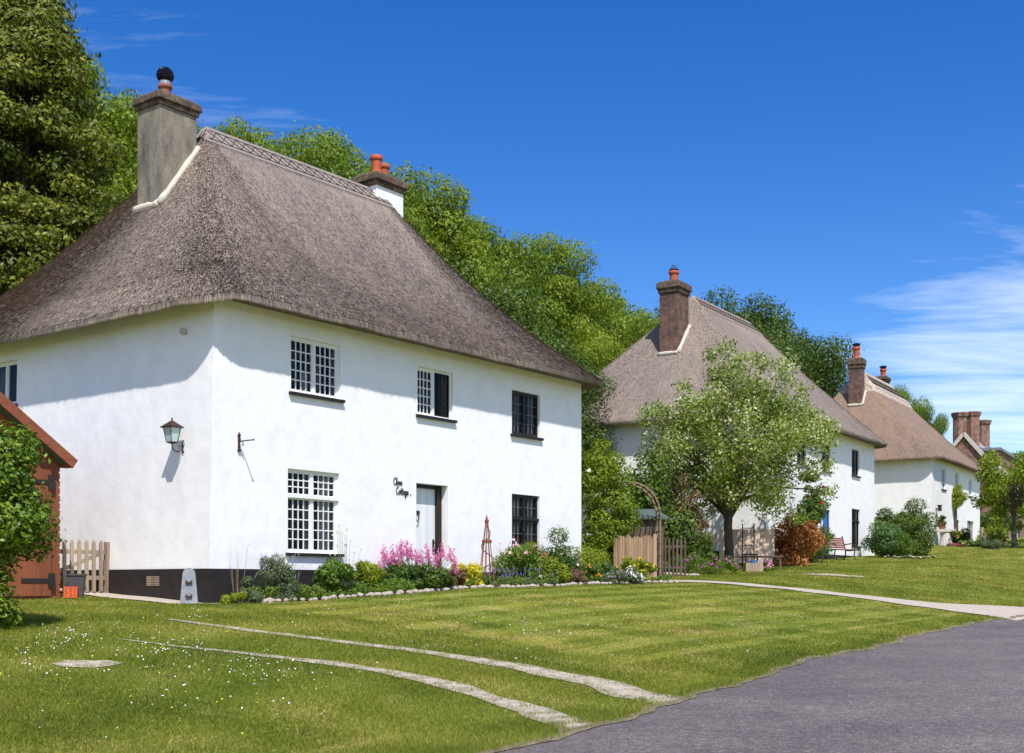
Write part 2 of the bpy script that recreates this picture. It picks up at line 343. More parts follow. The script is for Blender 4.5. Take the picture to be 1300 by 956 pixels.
def lawn_mat():
    m, n, l, p = nt('lawn_turf')
    tc = n.new('ShaderNodeTexCoord')
    def nz(s, d=6, st=(1, 1, 1)):
        mp = n.new('ShaderNodeMapping'); mp.inputs['Scale'].default_value = st; l.new(tc.outputs['Object'], mp.inputs[0])
        t = n.new('ShaderNodeTexNoise'); t.inputs['Scale'].default_value = s; t.inputs['Detail'].default_value = d; l.new(mp.outputs[0], t.inputs[0]); return t
    a = nz(1.3, 8); b = nz(25, 6); c = nz(.35, 4)
    r = ramp(n, [(.3, (.12, .15, .015)), (.5, (.22, .23, .03)), (.66, (.36, .3, .1))]); l.new(a.outputs[0], r.inputs[0])
    r2 = ramp(n, [(.3, (.5, .5, .5)), (.7, (1.35, 1.35, 1.3))]); l.new(b.outputs[0], r2.inputs[0])
    r3 = ramp(n, [(.4, (.8, .95, .8)), (.62, (1.15, 1.05, 1.1))]); l.new(c.outputs[0], r3.inputs[0])
    o = r.outputs[0]
    for q in (r2, r3):
        mx = n.new('ShaderNodeMix'); mx.data_type = 'RGBA'; mx.blend_type = 'MULTIPLY'; mx.inputs[0].default_value = 1
        l.new(o, mx.inputs[6]); l.new(q.outputs[0], mx.inputs[7]); o = mx.outputs[2]
    l.new(o, p.inputs['Base Color']); p.inputs['Roughness'].default_value = .9; p.inputs['Specular IOR Level'].default_value = .15
    bp = n.new('ShaderNodeBump'); bp.inputs['Strength'].default_value = .8; bp.inputs['Distance'].default_value = .04; l.new(b.outputs[0], bp.inputs['Height']); l.new(bp.outputs[0], p.inputs['Normal'])
    return m
g = grid_mesh('ground', GX, GY, GZ, lawn_mat()); g['kind'] = 'structure'
M['asphalt'] = noise_mat('worn_asphalt', [(.3, (.066, .055, .055)), (.5, (.105, .092, .09)), (.7, (.17, .15, .145))], 60, .9, .5, 120, dist=.01, scale2=1.3, stops2=[(.3, (.85, .83, .84)), (.5, (1, .98, .98)), (.72, (1.2, 1.17, 1.16))], mixf=1)
def asphalt():
    m, n, l, p = nt('worn_asphalt'); tc = n.new('ShaderNodeTexCoord')
    v = n.new('ShaderNodeTexVoronoi'); v.inputs['Scale'].default_value = 55; l.new(tc.outputs['Object'], v.inputs[0])
    r0 = ramp(n, [(.0, (.058, .048, .046)), (.45, (.118, .1, .095)), (.85, (.175, .152, .142)), (1, (.4, .36, .33))]); l.new(v.outputs['Color'], r0.inputs[0]); o = r0.outputs[0]
    for sc_, st in ((1.1, [(.3, (.82, .8, .82)), (.7, (1.18, 1.15, 1.13))]), (9, [(.3, (.8, .8, .8)), (.7, (1.15, 1.15, 1.15))]), (.35, [(.4, (.9, .9, .9)), (.6, (1.1, 1.08, 1.07))])):
        t = n.new('ShaderNodeTexNoise'); t.inputs['Scale'].default_value = sc_; t.inputs['Detail'].default_value = 6; l.new(tc.outputs['Object'], t.inputs[0]); q = ramp(n, st); l.new(t.outputs[0], q.inputs[0])
        mx = n.new('ShaderNodeMix'); mx.data_type = 'RGBA'; mx.blend_type = 'MULTIPLY'; mx.inputs[0].default_value = 1; l.new(o, mx.inputs[6]); l.new(q.outputs[0], mx.inputs[7]); o = mx.outputs[2]
    c = n.new('ShaderNodeTexVoronoi'); c.feature = 'DISTANCE_TO_EDGE'; c.inputs['Scale'].default_value = .55; c.inputs['Randomness'].default_value = 1
    wt = n.new('ShaderNodeTexNoise'); wt.inputs['Scale'].default_value = 2.5; wt.inputs['Detail'].default_value = 6; l.new(tc.outputs['Object'], wt.inputs[0])
    ad = n.new('ShaderNodeVectorMath'); ad.operation = 'MULTIPLY_ADD'; ad.inputs[1].default_value = (.9, .9, .9); l.new(wt.outputs['Color'], ad.inputs[0]); l.new(tc.outputs['Object'], ad.inputs[2]); l.new(ad.outputs[0], c.inputs[0])
    q = ramp(n, [(.0, (.45, .45, .45)), (.006, (1, 1, 1))]); l.new(c.outputs['Distance'], q.inputs[0])
    mx = n.new('ShaderNodeMix'); mx.data_type = 'RGBA'; mx.blend_type = 'MULTIPLY'; mx.inputs[0].default_value = .7; l.new(o, mx.inputs[6]); l.new(q.outputs[0], mx.inputs[7]); o = mx.outputs[2]
    l.new(o, p.inputs['Base Color']); p.inputs['Roughness'].default_value = .9
    b = n.new('ShaderNodeBump'); b.inputs['Strength'].default_value = .5; b.inputs['Distance'].default_value = .008; l.new(v.outputs['Distance'], b.inputs['Height']); l.new(b.outputs[0], p.inputs['Normal']); return m
M['asphalt'] = asphalt()
M['gravel'] = noise_mat('pale_gravel', [(.3, (.22, .18, .13)), (.5, (.47, .405, .32)), (.7, (.64, .57, .47))], 28, .95, .8, 40, dist=.02)
M['dirt'] = noise_mat('trodden_dirt', [(.3, (.2, .16, .1)), (.5, (.42, .36, .27)), (.75, (.56, .5, .41))], 9, .95, .7, 30, dist=.03)
M['verge'] = noise_mat('dry_verge_soil', [(.3, (.1, .075, .045)), (.5, (.2, .16, .1)), (.75, (.36, .3, .2))], 7, .95, .7, 30, dist=.03)
M['soil'] = noise_mat('bed_soil', [(.3, (.03, .022, .015)), (.7, (.09, .065, .045))], 9, .95, .8, 25, dist=.04)
RE_A = np.array([-60, -15, -6.4, -.55, 1, 2.4, 6.6, 10, 15, 60, 300.]); RE_B = np.array([12.4, 12, 11.35, 10.55, 10.2, 10.0, 9.86, 9.6, 9.65, 9.7, 9.7])
def edge_np(a): return np.interp(a, RE_A, RE_B)+.05*np.sin(a*1.3+1)+.035*np.sin(a*4.1)+.02*np.sin(a*9.7)
def road_edge(a): return float(edge_np(a))
def strip_ab(name, rows, mat, dz, kind='structure'):
    """rows: lists of (a,b) across the strip"""
    P = np.array([[xy(*q) for q in r] for r in rows]); GXs, GYs = P[..., 0], P[..., 1]
    return setp(grid_mesh(name, GXs, GYs, ground(GXs, GYs)+dz, mat), kind=kind)
rows = []
for a in list(np.arange(-60, -16, 3))+list(np.arange(-16, 45, .3))+list(np.arange(45, 220, 4)):
    e = road_edge(a); rows.append([(a, e+t) for t in (0, .3, .6, 1.2, 2, 3, 4, 5, 6, 7, 8, 8.6)])
strip_ab('road', rows, M['asphalt'], .014)
# garden path from the gate to the road, flaring towards the road
def path_edges(b):
    fl = max(0, (b-6.2)/3.5); return 14.55-.5*fl**2+.04*math.sin(b*5), 15.4+3.6*fl**2+.3*fl+.04*math.sin(b*4+1)
rows = []
for b in np.arange(-.5, 9.95, .12):
    e0, e1 = path_edges(b); rows.append([(e0+(e1-e0)*t, min(b, 9.9)) for t in np.linspace(0, 1, 8)])
strip_ab('garden_path', rows, M['gravel'], .02)
def polystrip(name, pts, mat, dz, seed=0, kind='structure', wob=.35):
    rg = random.Random(seed); out = []
    P = [at(px, py) for px, py, w in pts]; W = [w for *_, w in pts]; dens = []
    for i in range(len(P)-1):
        n = max(2, int(math.dist(P[i], P[i+1])/.18))
        for k in range(n): t = k/n; dens.append((P[i][0]*(1-t)+P[i+1][0]*t, P[i][1]*(1-t)+P[i+1][1]*t, W[i]*(1-t)+W[i+1]*t))
    rowsx = []
    for i, (x, y, w) in enumerate(dens):
        j = min(i+1, len(dens)-1); k = max(i-1, 0); d = Vector((dens[j][0]-dens[k][0], dens[j][1]-dens[k][1])).normalized(); nn = Vector((-d.y, d.x))
        wl = w*(.5+wob*mnoise.noise((i*.35, seed, 0))); wr = w*(.5+wob*mnoise.noise((i*.35, seed+9, 3)))
        rowsx.append([(x+nn.x*t, y+nn.y*t) for t in (-wl, -wl*.4, 0, wr*.4, wr)]); out.append((x, y, w*.5))
    Q = np.array(rowsx); setp(grid_mesh(name, Q[..., 0], Q[..., 1], ground(Q[..., 0], Q[..., 1])+dz, mat), kind=kind)
    return out
TR = []
TR += polystrip('worn_track', [(208, 786, .05), (250, 792, .16), (330, 803, .22), (420, 814, .26), (520, 826, .3), (610, 840, .4), (690, 855, .5), (770, 870, .6), (860, 893, .6), (930, 912, .6)], M['dirt'], .012, 1)
TR += polystrip('worn_track', [(150, 812, .05), (230, 822, .12), (330, 833, .2), (420, 843, .24), (500, 856, .3), (580, 874, .36), (680, 905, .42), (760, 935, .45)], M['dirt'], .012, 2)
TR += polystrip('bare_patch', [(72, 846, .2), (100, 845, .5), (130, 843, .5), (160, 840, .2)], M['dirt'], .012, 3)
TR += polystrip('bare_patch', [(1020, 729, .3), (1050, 730, .8), (1080, 732, .7), (1108, 733, .2)], M['dirt'], .012, 4)
TR = np.array(TR)
strip_ab('gravel_strip', [[(a, b) for a in (-.95-.1*math.sin(b*3), -.6, -.3, .0)] for b in np.arange(-4.5, .75, .15)], M['gravel'], .02)
def bed_edge(a): return .95+.3*min(1, a/4)+.1*math.sin(a*.8)+.25*max(0, (a-9)/4)
strip_ab('flower_bed', [[(a, b*bed_edge(a)) for b in (0, .33, .66, 1)] for a in np.arange(.3, 14.3, .2)], M['soil'], .02)

strip_ab('verge_edge', [[(a, road_edge(a)+t+.05*mnoise.noise((a*2.3, t*3, 1))) for t in (-.1, -.04, .0, .04)] for a in np.arange(-14, 40, .12)], M['verge'], .022)
def bed_cover():
    rng = np.random.default_rng(77); n = 26000; a = .4+13.6*rng.random(n); b = rng.random(n)**.8
    pn = np.sin(a*2.2)+np.sin(a*5.1+1)*.6+np.sin(b*7+a); k = pn > -.7; a, b, pn = a[k], b[k], pn[k]; n = len(a)
    be = np.array([bed_edge(v) for v in a]); bb = .12+(be-.2)*b; x = C1[0]+a*U1[0]+bb*N1[0]; y = C1[1]+a*U1[1]+bb*N1[1]
    P = np.stack([x, y, ground(x, y)+.02+(.07+.1*np.clip(pn+.7, 0, 2))*rng.random(n)], 1); N = rng.normal(size=(n, 3))*.6+np.array([0, -.3, .8])
    V, F = leaf_arrays(P, N, .055, rng); return setp(link('ground_cover', fast('ground_cover', V, F, np.clip(rng.random(n)*.6+.25+.15*np.sin(a*1.7), 0, 1)), L['rose']), 'low mixed leafy cover spreading between the bed plants', 'ground cover', kind='stuff')
BED_COVER = bed_cover
# grass blades: one uncountable mass
def grass(name, n, hgt, wid, sampler, seed, mat):
    rng = np.random.default_rng(seed)
    a, b = sampler(rng, n)
    x = C1[0]+a*U1[0]+b*N1[0]; y = C1[1]+a*U1[1]+b*N1[1]
    re = edge_np(a)
    ok = (b < re+rng.normal(size=n)*.05)
    ok &= ~((a > .1) & (a < 14.3) & (b < 1.27+.25*np.clip((a-9)/4, 0, 3)) & (b > -10))
    ok &= ~((a > -1.0) & (a < .1) & (b < .65) & (b > -12)) & ~((a < -1) & (b < -1.9) & (a > -6))
    fl = np.clip((b-6.2)/3.5, 0, None); ok &= ~((a > 14.55-.5*fl**2) & (a < 15.4+3.6*fl**2+.3*fl) & (b > -.5))
    ok &= (y > 6) & (np.abs(x/y) < .5)
    for tx, ty, tw in TR[::2]:
        ok &= ((x-tx)**2+(y-ty)**2 > (tw*(.45+.5*rng.random(n)))**2)
    x, y, a, b = x[ok], y[ok], a[ok], b[ok]; n = len(x); z = ground(x, y)-.005
    mown = ((a > -.5) & (a < 14.5) & (b > 1.2) & (b < 8.8)).astype(float)
    sp = (np.sin(b*2*math.pi/.95+.6*np.sin(a*.5)) > 0)
    d = np.hypot(x, y); h = hgt*(.5+rng.random(n))*(1-.35*mown)*(1+.5*(np.abs(b-re[ok]) < .5)); w = wid*(.6+.8*rng.random(n))*np.clip(d/16, .6, 2.2)
    th = rng.random(n)*2*math.pi; lean = rng.normal(size=(n, 2))*.5*h[:, None]
    lean[:, 0] += mown*np.where(sp, 1, -1)*U1[0]*.3*h; lean[:, 1] += mown*np.where(sp, 1, -1)*U1[1]*.3*h
    c, s = np.cos(th)*w, np.sin(th)*w
    V = np.stack([np.stack([x-c, y-s, z], 1), np.stack([x+c, y+s, z], 1), np.stack([x+lean[:, 0], y+lean[:, 1], z+h], 1)], 1).reshape(-1, 3)
    pn = .5+.5*np.sin(x*.9+2*np.sin(y*.5))*np.sin(y*1.1+1.5*np.sin(x*.7)); pn2 = .5+.5*np.sin(x*3.1+y*1.3)*np.sin(y*2.7-x)
    rnd = np.clip(.33+.5*(rng.random(n)-.5)+.3*(pn-.5)+.2*(pn2-.5)+mown*(np.where(sp, .12, -.1)+.06)+.1*(rng.random(n) > .93), 0, 1)
    V = V; F = np.arange(3*n).reshape(n, 3)
    return setp(link(name, fast(name, V, F, rnd), mat), 'short sunlit grass blades with worn straw tips across the lawns', 'grass', kind='stuff')
def s_near(rng, n):
    Y = 8.5*np.exp(rng.random(n)*math.log(72/8.5)); Xx = (rng.random(n)-.5)*.9*Y
    dx, dy = Xx-C1[0], Y-C1[1]; return dx*U1[0]+dy*U1[1], dx*N1[0]+dy*N1[1]
gm = leaf_mat('grass_blades', (.075, .12, .012), (.25, .285, .038), (.66, .58, .2), .4, .6, .2)
grass('grass', 1500000, .032, .005, s_near, 5, gm)
def daisies(name, n, size, seed, regs, mat, label, cat):
    rng = np.random.default_rng(seed); P = []
    for (px, py, sx, sy, k) in regs:
        for _ in range(int(k*.75)):
            qx, qy = rng.normal(px, sx), rng.normal(py, sy)
            if qy < 748 or (250 < qx and qy < 762): continue
            x, y = at(qx, qy)
            a, b = ab(x, y)
            if b > 9.6 or (b < 1.4 and a > -.8) or (a < -1 and b < -1.9) or min((x-t[0])**2+(y-t[1])**2-t[2]**2 for t in TR[::3]) < 0: continue
            P.append((x, y, gz(x, y)+.035+.02*rng.random()))
    P = np.array(P); n = len(P); s = size*.42*(.7+.6*rng.random(n)); Vs = []
    nb = rng.normal(size=(n, 3))*.35+np.array([0, -.5, 1]); nb = norm(nb); t = norm(np.cross(nb, [1, 0, 0])); bb = np.cross(nb, t)
    V = np.stack([P+(t*math.cos(k*math.pi/3)+bb*math.sin(k*math.pi/3))*s[:, None]*.5 for k in range(6)], 1).reshape(-1, 3)
    return setp(link(name, fast(name, V, np.arange(6*n).reshape(n, 6), rng.random(n)), mat), label, cat, kind='stuff')
daisies('daisies', 0, .034, 2, [(90, 812, 22, 9, 90), (210, 826, 35, 9, 110), (60, 850, 40, 10, 60), (330, 846, 25, 8, 45), (250, 783, 12, 5, 22), (170, 790, 90, 12, 50), (640, 802, 90, 16, 130), (420, 780, 120, 14, 60),
   (850, 800, 120, 18, 60), (350, 858, 90, 8, 60), (250, 885, 150, 25, 60), (500, 765, 120, 4, 30), (700, 765, 120, 6, 30), (1150, 735, 90, 8, 60), (1120, 722, 60, 4, 40)], M['whitefl'], 'small white daisies scattered in the grass', 'flowers')
daisies('buttercups', 0, .036, 4, [(100, 840, 100, 18, 40), (700, 770, 150, 12, 26), (400, 790, 150, 20, 18), (200, 900, 150, 25, 30)], M['yellow'], 'small yellow buttercups dotted through the lawn', 'flowers')

# ------------------------------------------------------------------ houses
def roof_fn(L_, W, ov, ze, zr, r0, r1, sag):
    sr = W/2; zb = ze+.1
    def S(x, y):
        f = min((y+ov)/(sr+ov), (W+ov-y)/(W+ov-sr), (x+ov)/(r0+ov), (L_+ov-x)/(L_+ov-r1)); f = max(0, min(1, f))
        return zb+(zr-zb)*(f-sag*math.sin(math.pi*f)*(1-.3*f))
    return S
def make_roof(root, L_, W, ov, ze, zr, r0, r1, sag, mat, straws, drop=(0, .18), seed=1, dens=.22):
    sr = W/2; zb = ze+.1; rc = .8
    # outline, counter-clockwise from the front left corner
    pts = []
    def arc(cx, cy, a0):
        for k in range(1, 9): t = R(a0+90*k/9); pts.append((cx+rc*math.cos(t), cy+rc*math.sin(t)))
    x0, x1, y0, y1 = -ov, L_+ov, -ov, W+ov
    for x in np.arange(x0+rc, x1-rc+.001, dens): pts.append((x, y0))
    arc(x1-rc, y0+rc, -90)
    for y in np.arange(y0+rc, y1-rc+.001, dens): pts.append((x1, y))
    arc(x1-rc, y1-rc, 0)
    for x in np.arange(x1-rc, x0+rc-.001, -dens): pts.append((x, y1))
    arc(x0+rc, y1-rc, 90)
    for y in np.arange(y1-rc, y0+rc-.001, -dens): pts.append((x0, y))
    arc(x0+rc, y0+rc, 180)
    O = np.array(pts); n = len(O)
    rx = np.clip(O[:, 0], r0, r1)
    lx = np.interp(O[:, 0], [x0, r0, r1, x1], [r0, r0, r1, r1]); tgt = np.stack([lx, np.full(n, sr)], 1)
    arcl = np.concatenate([[0], np.cumsum(np.hypot(*np.diff(O, axis=0).T))])
    leftness = np.clip((-O[:, 0]-.0)/ov, 0, 1); dr = drop[0]+(drop[1]-drop[0])*leftness
    dr = dr+np.array([.03*mnoise.noise((p[0]*1.2, p[1]*1.2, seed)) for p in O])
    cen = np.array([(min(max(p[0], rc), L_-rc), min(max(p[1], rc), W-rc)) for p in O])
    rings = []; vs = []
    inn = O+(cen-O)/np.maximum(np.linalg.norm(cen-O, axis=1, keepdims=True), 1e-6)*(ov+.12)
    rings.append(np.column_stack([inn, np.full(n, ze+.04)])); vs.append(-.9)
    o2 = O+(inn-O)*.16; rings.append(np.column_stack([o2, ze-dr-.02])); vs.append(-.14)
    rings.append(np.column_stack([O+(inn-O)*.05, ze-dr-.025])); vs.append(-.07)
    rings.append(np.column_stack([O, ze-dr+.015])); vs.append(-.04)
    NR = 54; sl = math.hypot(sr+ov, zr-zb)
    for k in range(NR+1):
        f = k/NR; q = O+(tgt-O)*f; z = zb+(zr-zb)*(f-sag*math.sin(math.pi*f)*(1-.3*f))
        amp = .035*math.sin(math.pi*min(1, f*1.0+.05))
        zz = np.array([z+amp*mnoise.noise((p[0]*.8, p[1]*.8, seed+.5))+.5*amp*mnoise.noise((p[0]*3.1, p[1]*3.1, seed)) for p in q])
        if k < 8: zz = zz-dr*(1-k/8)
        if k == 0: q = O+(inn-O)*.012
        rings.append(np.column_stack([q, zz])); vs.append(f*sl)
    V = np.concatenate(rings); nr = len(rings); F = []; UV = []
    i = np.arange(n); j = (i+1) % n; arcj = np.append(arcl[1:], arcl[-1]+dens)
    for k in range(nr-1):
        F.append(np.stack([k*n+i, k*n+j, (k+1)*n+j, (k+1)*n+i], 1))
        UV.append(np.stack([np.stack([arcl, np.full(n, vs[k])], 1), np.stack([arcj, np.full(n, vs[k])], 1), np.stack([arcj, np.full(n, vs[k+1])], 1), np.stack([arcl, np.full(n, vs[k+1])], 1)], 1))
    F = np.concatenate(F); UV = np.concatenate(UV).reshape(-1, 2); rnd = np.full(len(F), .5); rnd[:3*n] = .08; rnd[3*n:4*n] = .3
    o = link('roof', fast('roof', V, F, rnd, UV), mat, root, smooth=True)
    # straws lying on the surface and fringing the eaves, merged in the same roof mesh
    rng = np.random.default_rng(seed); ns = straws
    vis = [k for k in range(n) if O[k, 1] < sr+.5 or O[k, 0] < .0]
    vis = np.array(vis)
    ki = rng.choice(vis, ns); ff = 1-np.sqrt(rng.random(ns)*(1-.0)); ff = np.clip(ff, 0, .985); fe = rng.random(ns) < .12
    ff[fe] = rng.random(fe.sum())*.012
    ti = rng.random(ns)[:, None]
    kn = (ki+1) % n
    def surf(ki, ff):
        r = ff*NR; r0_ = np.minimum(r.astype(int), NR-1); tt = (r-r0_)[:, None]; R0 = np.stack(rings[4:])
        a_ = R0[r0_, ki]*(1-tt)+R0[r0_+1, ki]*tt; b_ = R0[r0_, (ki+1) % n]*(1-tt)+R0[r0_+1, (ki+1) % n]*tt
        return a_*(1-ti)+b_*ti
    p0 = surf(ki, ff); p1 = surf(ki, np.clip(ff+.02, 0, 1)); up = norm(p1-p0)
    side = np.column_stack([-up[:, 1], up[:, 0], np.zeros(ns)]); side = norm(side+1e-9); nrm = norm(np.cross(side, up)); nrm *= np.sign(nrm[:, 2:3]+1e-9)
    ln = (.05+.09*rng.random((ns, 1))); ww = (.004+.006*rng.random((ns, 1)))
    up2 = norm(up+rng.normal(size=(ns, 3))*.18)
    base = p0+nrm*.004; tip = p0-up2*ln+nrm*(.012+.02*rng.random((ns, 1)))
    # eave fringe: hangs from the lower edge
    nf = fe.sum(); tz = dr[ki[fe]]
    tip[fe, 2] = ze-tz-.02-.05*rng.random(nf); base[fe, 2] = ze-tz+.07
    outd = norm(np.column_stack([(O-cen)[ki[fe]], np.zeros(nf)])); base[fe, :2] = p0[fe, :2]*0+(O[ki[fe]]*(1-ti[fe])+O[kn[fe]]*ti[fe]); tip[fe, :2] = base[fe, :2]+outd[:, :2]*(.0+.03*rng.random((nf, 1)))-outd[:, :2]*.03
    SV = np.stack([base-side*ww, base+side*ww, tip], 1).reshape(-1, 3); SF = np.arange(3*ns).reshape(ns, 3)
    su = np.stack([arcl[ki], ff*sl], 1); SUV = np.repeat(su, 3, 0)
    st = link('loose_straw', fast('loose_straw', SV, SF, np.clip(.3+.7*rng.random(ns)**1.3, 0, 1), SUV), mat, o)
    st['kind'] = 'stuff'
    return o
def ridge_cap(roof, S, W, r0, r1, mat, half=.55, ext=.5, lift=.045, scallop=False, hip=.0):
    sr = W/2; xs = np.arange(r0-ext, r1+ext+.01, .1); nv = 13; V = []; UVp = []
    for x in xs:
        for k in range(nv):
            t = k/(nv-1)*2-1; h = half
            if scallop: h = half-.13*abs(math.sin(x*math.pi/.9))
            y = sr+t*h; edge = abs(t) > .99 or x < xs[0]+.02 or x > xs[-1]-.02
            V.append((x, y, S(x, y)+(-.03 if edge else lift)))
            UVp.append((x, y*1.2))
    m = nv; n = len(xs); i = (np.arange(n-1)[:, None]*m+np.arange(m-1)[None, :]).ravel()
    F = np.stack([i, i+m, i+m+1, i+1], 1); V = np.array(V); UVp = np.array(UVp)
    o = link('ridge_cap', fast('ridge_cap', V, F, np.full(len(F), .62), UVp[F.ravel()]), mat, roof, smooth=False)
    b = MB(); z = lift+.012
    def line(p, q, n=5, r=.008): b.tube([(p[0]+(q[0]-p[0])*k/n, p[1]+(q[1]-p[1])*k/n, S(p[0]+(q[0]-p[0])*k/n, p[1]+(q[1]-p[1])*k/n)+z) for k in range(n+1)], r, 4)
    for sd in (-1, 1):
        for hh in (.22, .72, .94):
            line((r0-ext, sr+sd*half*hh*(.9 if scallop else 1)), (r1+ext, sr+sd*half*hh*(.9 if scallop else 1)), 30)
        x = r0-ext; k = 0
        while x+.28 < r1+ext:
            a_, c_ = (.24, .7) if k % 2 else (.7, .24)
            line((x, sr+sd*half*a_), (x+.28, sr+sd*half*c_), 2); line((x, sr+sd*half*c_), (x+.28, sr+sd*half*a_), 2); x += .28; k += 1
    b.build('spar_netting', M['ligger'], roof)
    return o
def chimney(root, S, x0, x1, y0, y1, ztop, mat, capm, pots=(), cap=(.2, .09), cement=True, taper=.0, name='chimney'):
    b = MB(); zb = min(S(x0, y0), S(x0, y1), S(x1, y0))-.9
    b.box(x0, x1, y0, y1, zb, ztop, taper=taper); o = b.build(name, mat, root)
    c = MB(); h, ovh = cap; c.box(x0-ovh*.5, x1+ovh*.5, y0-ovh*.5, y1+ovh*.5, ztop-.002, ztop+h*.4); c.box(x0-ovh, x1+ovh, y0-ovh, y1+ovh, ztop+h*.4, ztop+h, taper=.02)
    c.box(x0-ovh+.06, x1+ovh-.06, y0-ovh+.06, y1+ovh-.06, ztop+h, ztop+h+.07, taper=.06)
    co = c.build('chimney_cap', capm, o)
    bv = co.modifiers.new('b', 'BEVEL'); bv.width = .02; bv.segments = 2
    if cement:
        P = []
        E = .035
        def seg(p, q):
            n = 8
            return [(p[0]+(q[0]-p[0])*k/n, p[1]+(q[1]-p[1])*k/n, S(p[0]+(q[0]-p[0])*k/n, p[1]+(q[1]-p[1])*k/n)+.05) for k in range(n+1)]
        f = MB()
        q = [(x0-E, y1+E), (x0-E, y0-E), (x1+E, y0-E)]
        rg_ = random.Random(5); rv = lambda r_: [r_*rg_.uniform(.75, 1.2) for _ in range(9)]
        f.tube(seg(q[0], q[1]), rv(.085), 7); f.tube(seg(q[1], q[2]), rv(.085), 7); f.tube(seg(q[2], (x1+E, y1)), rv(.05), 6)
        f.build('cement_fillet', M['cement'], o, smooth=True)
    for (px, py, r, h, pm, kind) in pots:
        p = MB(); z = ztop+cap[0]+.04
        p.lathe(px, py, [(r*.95, z), (r*1.0, z+.05), (r*.82, z+.12), (r*.85, z+h*.75), (r*1.1, z+h*.8), (r*1.12, z+h*.9), (r, z+h), (r*.75, z+h), (r*.75, z+h-.1)], 18)
        p.build('chimney_pot', M[pm], o, smooth=False)
        if kind == 'ball':
            c = MB(); zc = z+h+.2; c.lathe(px, py, [(r*.98, z+h+.0), (r*.98, z+h+.06), (r*.7, z+h+.07)], 16, 1)
            for k in range(22):
                t0 = k*2*math.pi/22; ps = []
                for i in range(9):
                    ph = -math.pi/2+math.pi*i/8; t = t0+.5*math.sin(ph); ps.append((px+.175*math.cos(ph)*math.cos(t), py+.175*math.cos(ph)*math.sin(t), zc+.17*math.sin(ph)))
                c.tube(ps, .017, 4)
            c.lathe(px, py, [(.01, zc-.14), (.11, zc-.1), (.145, zc), (.11, zc+.1), (.01, zc+.14)], 16)
            c.build('spinning_cowl', [M['steel'], M['galv']], o)
        if kind == 'cone':
            c = MB(); c.lathe(px, py, [(r*1.05, z+h+.05), (.005, z+h+.3)], 14)
            for k in range(3): c.tube([(px+r*.7*math.cos(k*2.1), py+r*.7*math.sin(k*2.1), z+h-.02), (px+r*.7*math.cos(k*2.1), py+r*.7*math.sin(k*2.1), z+h+.07)], .012, 4)
            c.build('cone_cowl', M['blueg'], o)
        if kind == 'disc':
            c = MB(); c.lathe(px, py, [(r*.8, z+h-.02), (r*.8, z+h+.12)], 12); c.lathe(px, py, [(r*1.2, z+h+.14), (r*1.2, z+h+.19), (r*.4, z+h+.24)], 14)
            for k in range(4): c.tube([(px+r*.9*math.cos(k*1.57), py+r*.9*math.sin(k*1.57), z+h-.02), (px+r*.9*math.cos(k*1.57), py+r*.9*math.sin(k*1.57), z+h+.15)], .012, 4)
            c.build('flat_cowl', M['steel'], o)
    return o
def rect_grid(mb, xs, zs, holes, place, flip=False):
    xs = sorted(set([round(v, 4) for v in xs])); zs = sorted(set([round(v, 4) for v in zs]))
    for i in range(len(xs)-1):
        for j in range(len(zs)-1):
            cx, cz = (xs[i]+xs[i+1])/2, (zs[j]+zs[j+1])/2
            if any(h[0] < cx < h[1] and h[2] < cz < h[3] for h in holes): continue
            q = [place(xs[i], zs[j], 0), place(xs[i+1], zs[j], 0), place(xs[i+1], zs[j+1], 0), place(xs[i], zs[j+1], 0)]
            mb.add(q, [(0, 1, 2, 3) if not flip else (3, 2, 1, 0)])
def make_walls(root, L_, W, ze, front, left, lean=.0, zb=-1.0, rev=.32):
    mb = MB(); top = ze+.3; sh = lambda z: -lean*(1-max(0, z)/ze)
    def pf(x, z, d): return (x+(sh(z) if x < .01 else 0), d, z)
    def pl(y, z, d): return (sh(z)+d, y, z)
    def col(v0, v1, st): return list(np.arange(v0, v1, st))
    def side(holes, place, length, flip):
        xs = [0, length]+[v for h in holes for v in h[:2]]+[.001]; zs = [zb, 0, top]+[v for h in holes for v in h[2:4]]
        rect_grid(mb, xs, zs, holes, place, flip)
        for (a, b, c, d) in [h[:4] for h in holes]:
            spl = [place(a, c, 0), place(b, c, 0), place(b, d, 0), place(a, d, 0)]; inn = [place(a, c, rev), place(b, c, rev), place(b, d, rev), place(a, d, rev)]
            for k in range(4):
                k2 = (k+1) % 4; f = [spl[k], spl[k2], inn[k2], inn[k]]; mb.add(f, [(3, 2, 1, 0) if not flip else (0, 1, 2, 3)])
    side(front, pf, L_, False); side(left, pl, W, True)
    mb.add([(L_, 0, zb), (L_, W, zb), (L_, W, top), (L_, 0, top)], [(0, 1, 2, 3)])
    mb.add([(0, W, zb), (L_, W, zb), (L_, W, top), (0, W, top)], [(3, 2, 1, 0)])
    mb.add([(0, 0, -.5), (L_, 0, -.5), (L_, W, -.5), (0, W, -.5)], [(0, 1, 2, 3)])
    w = mb.build('wall', M['white'], root)
    return w
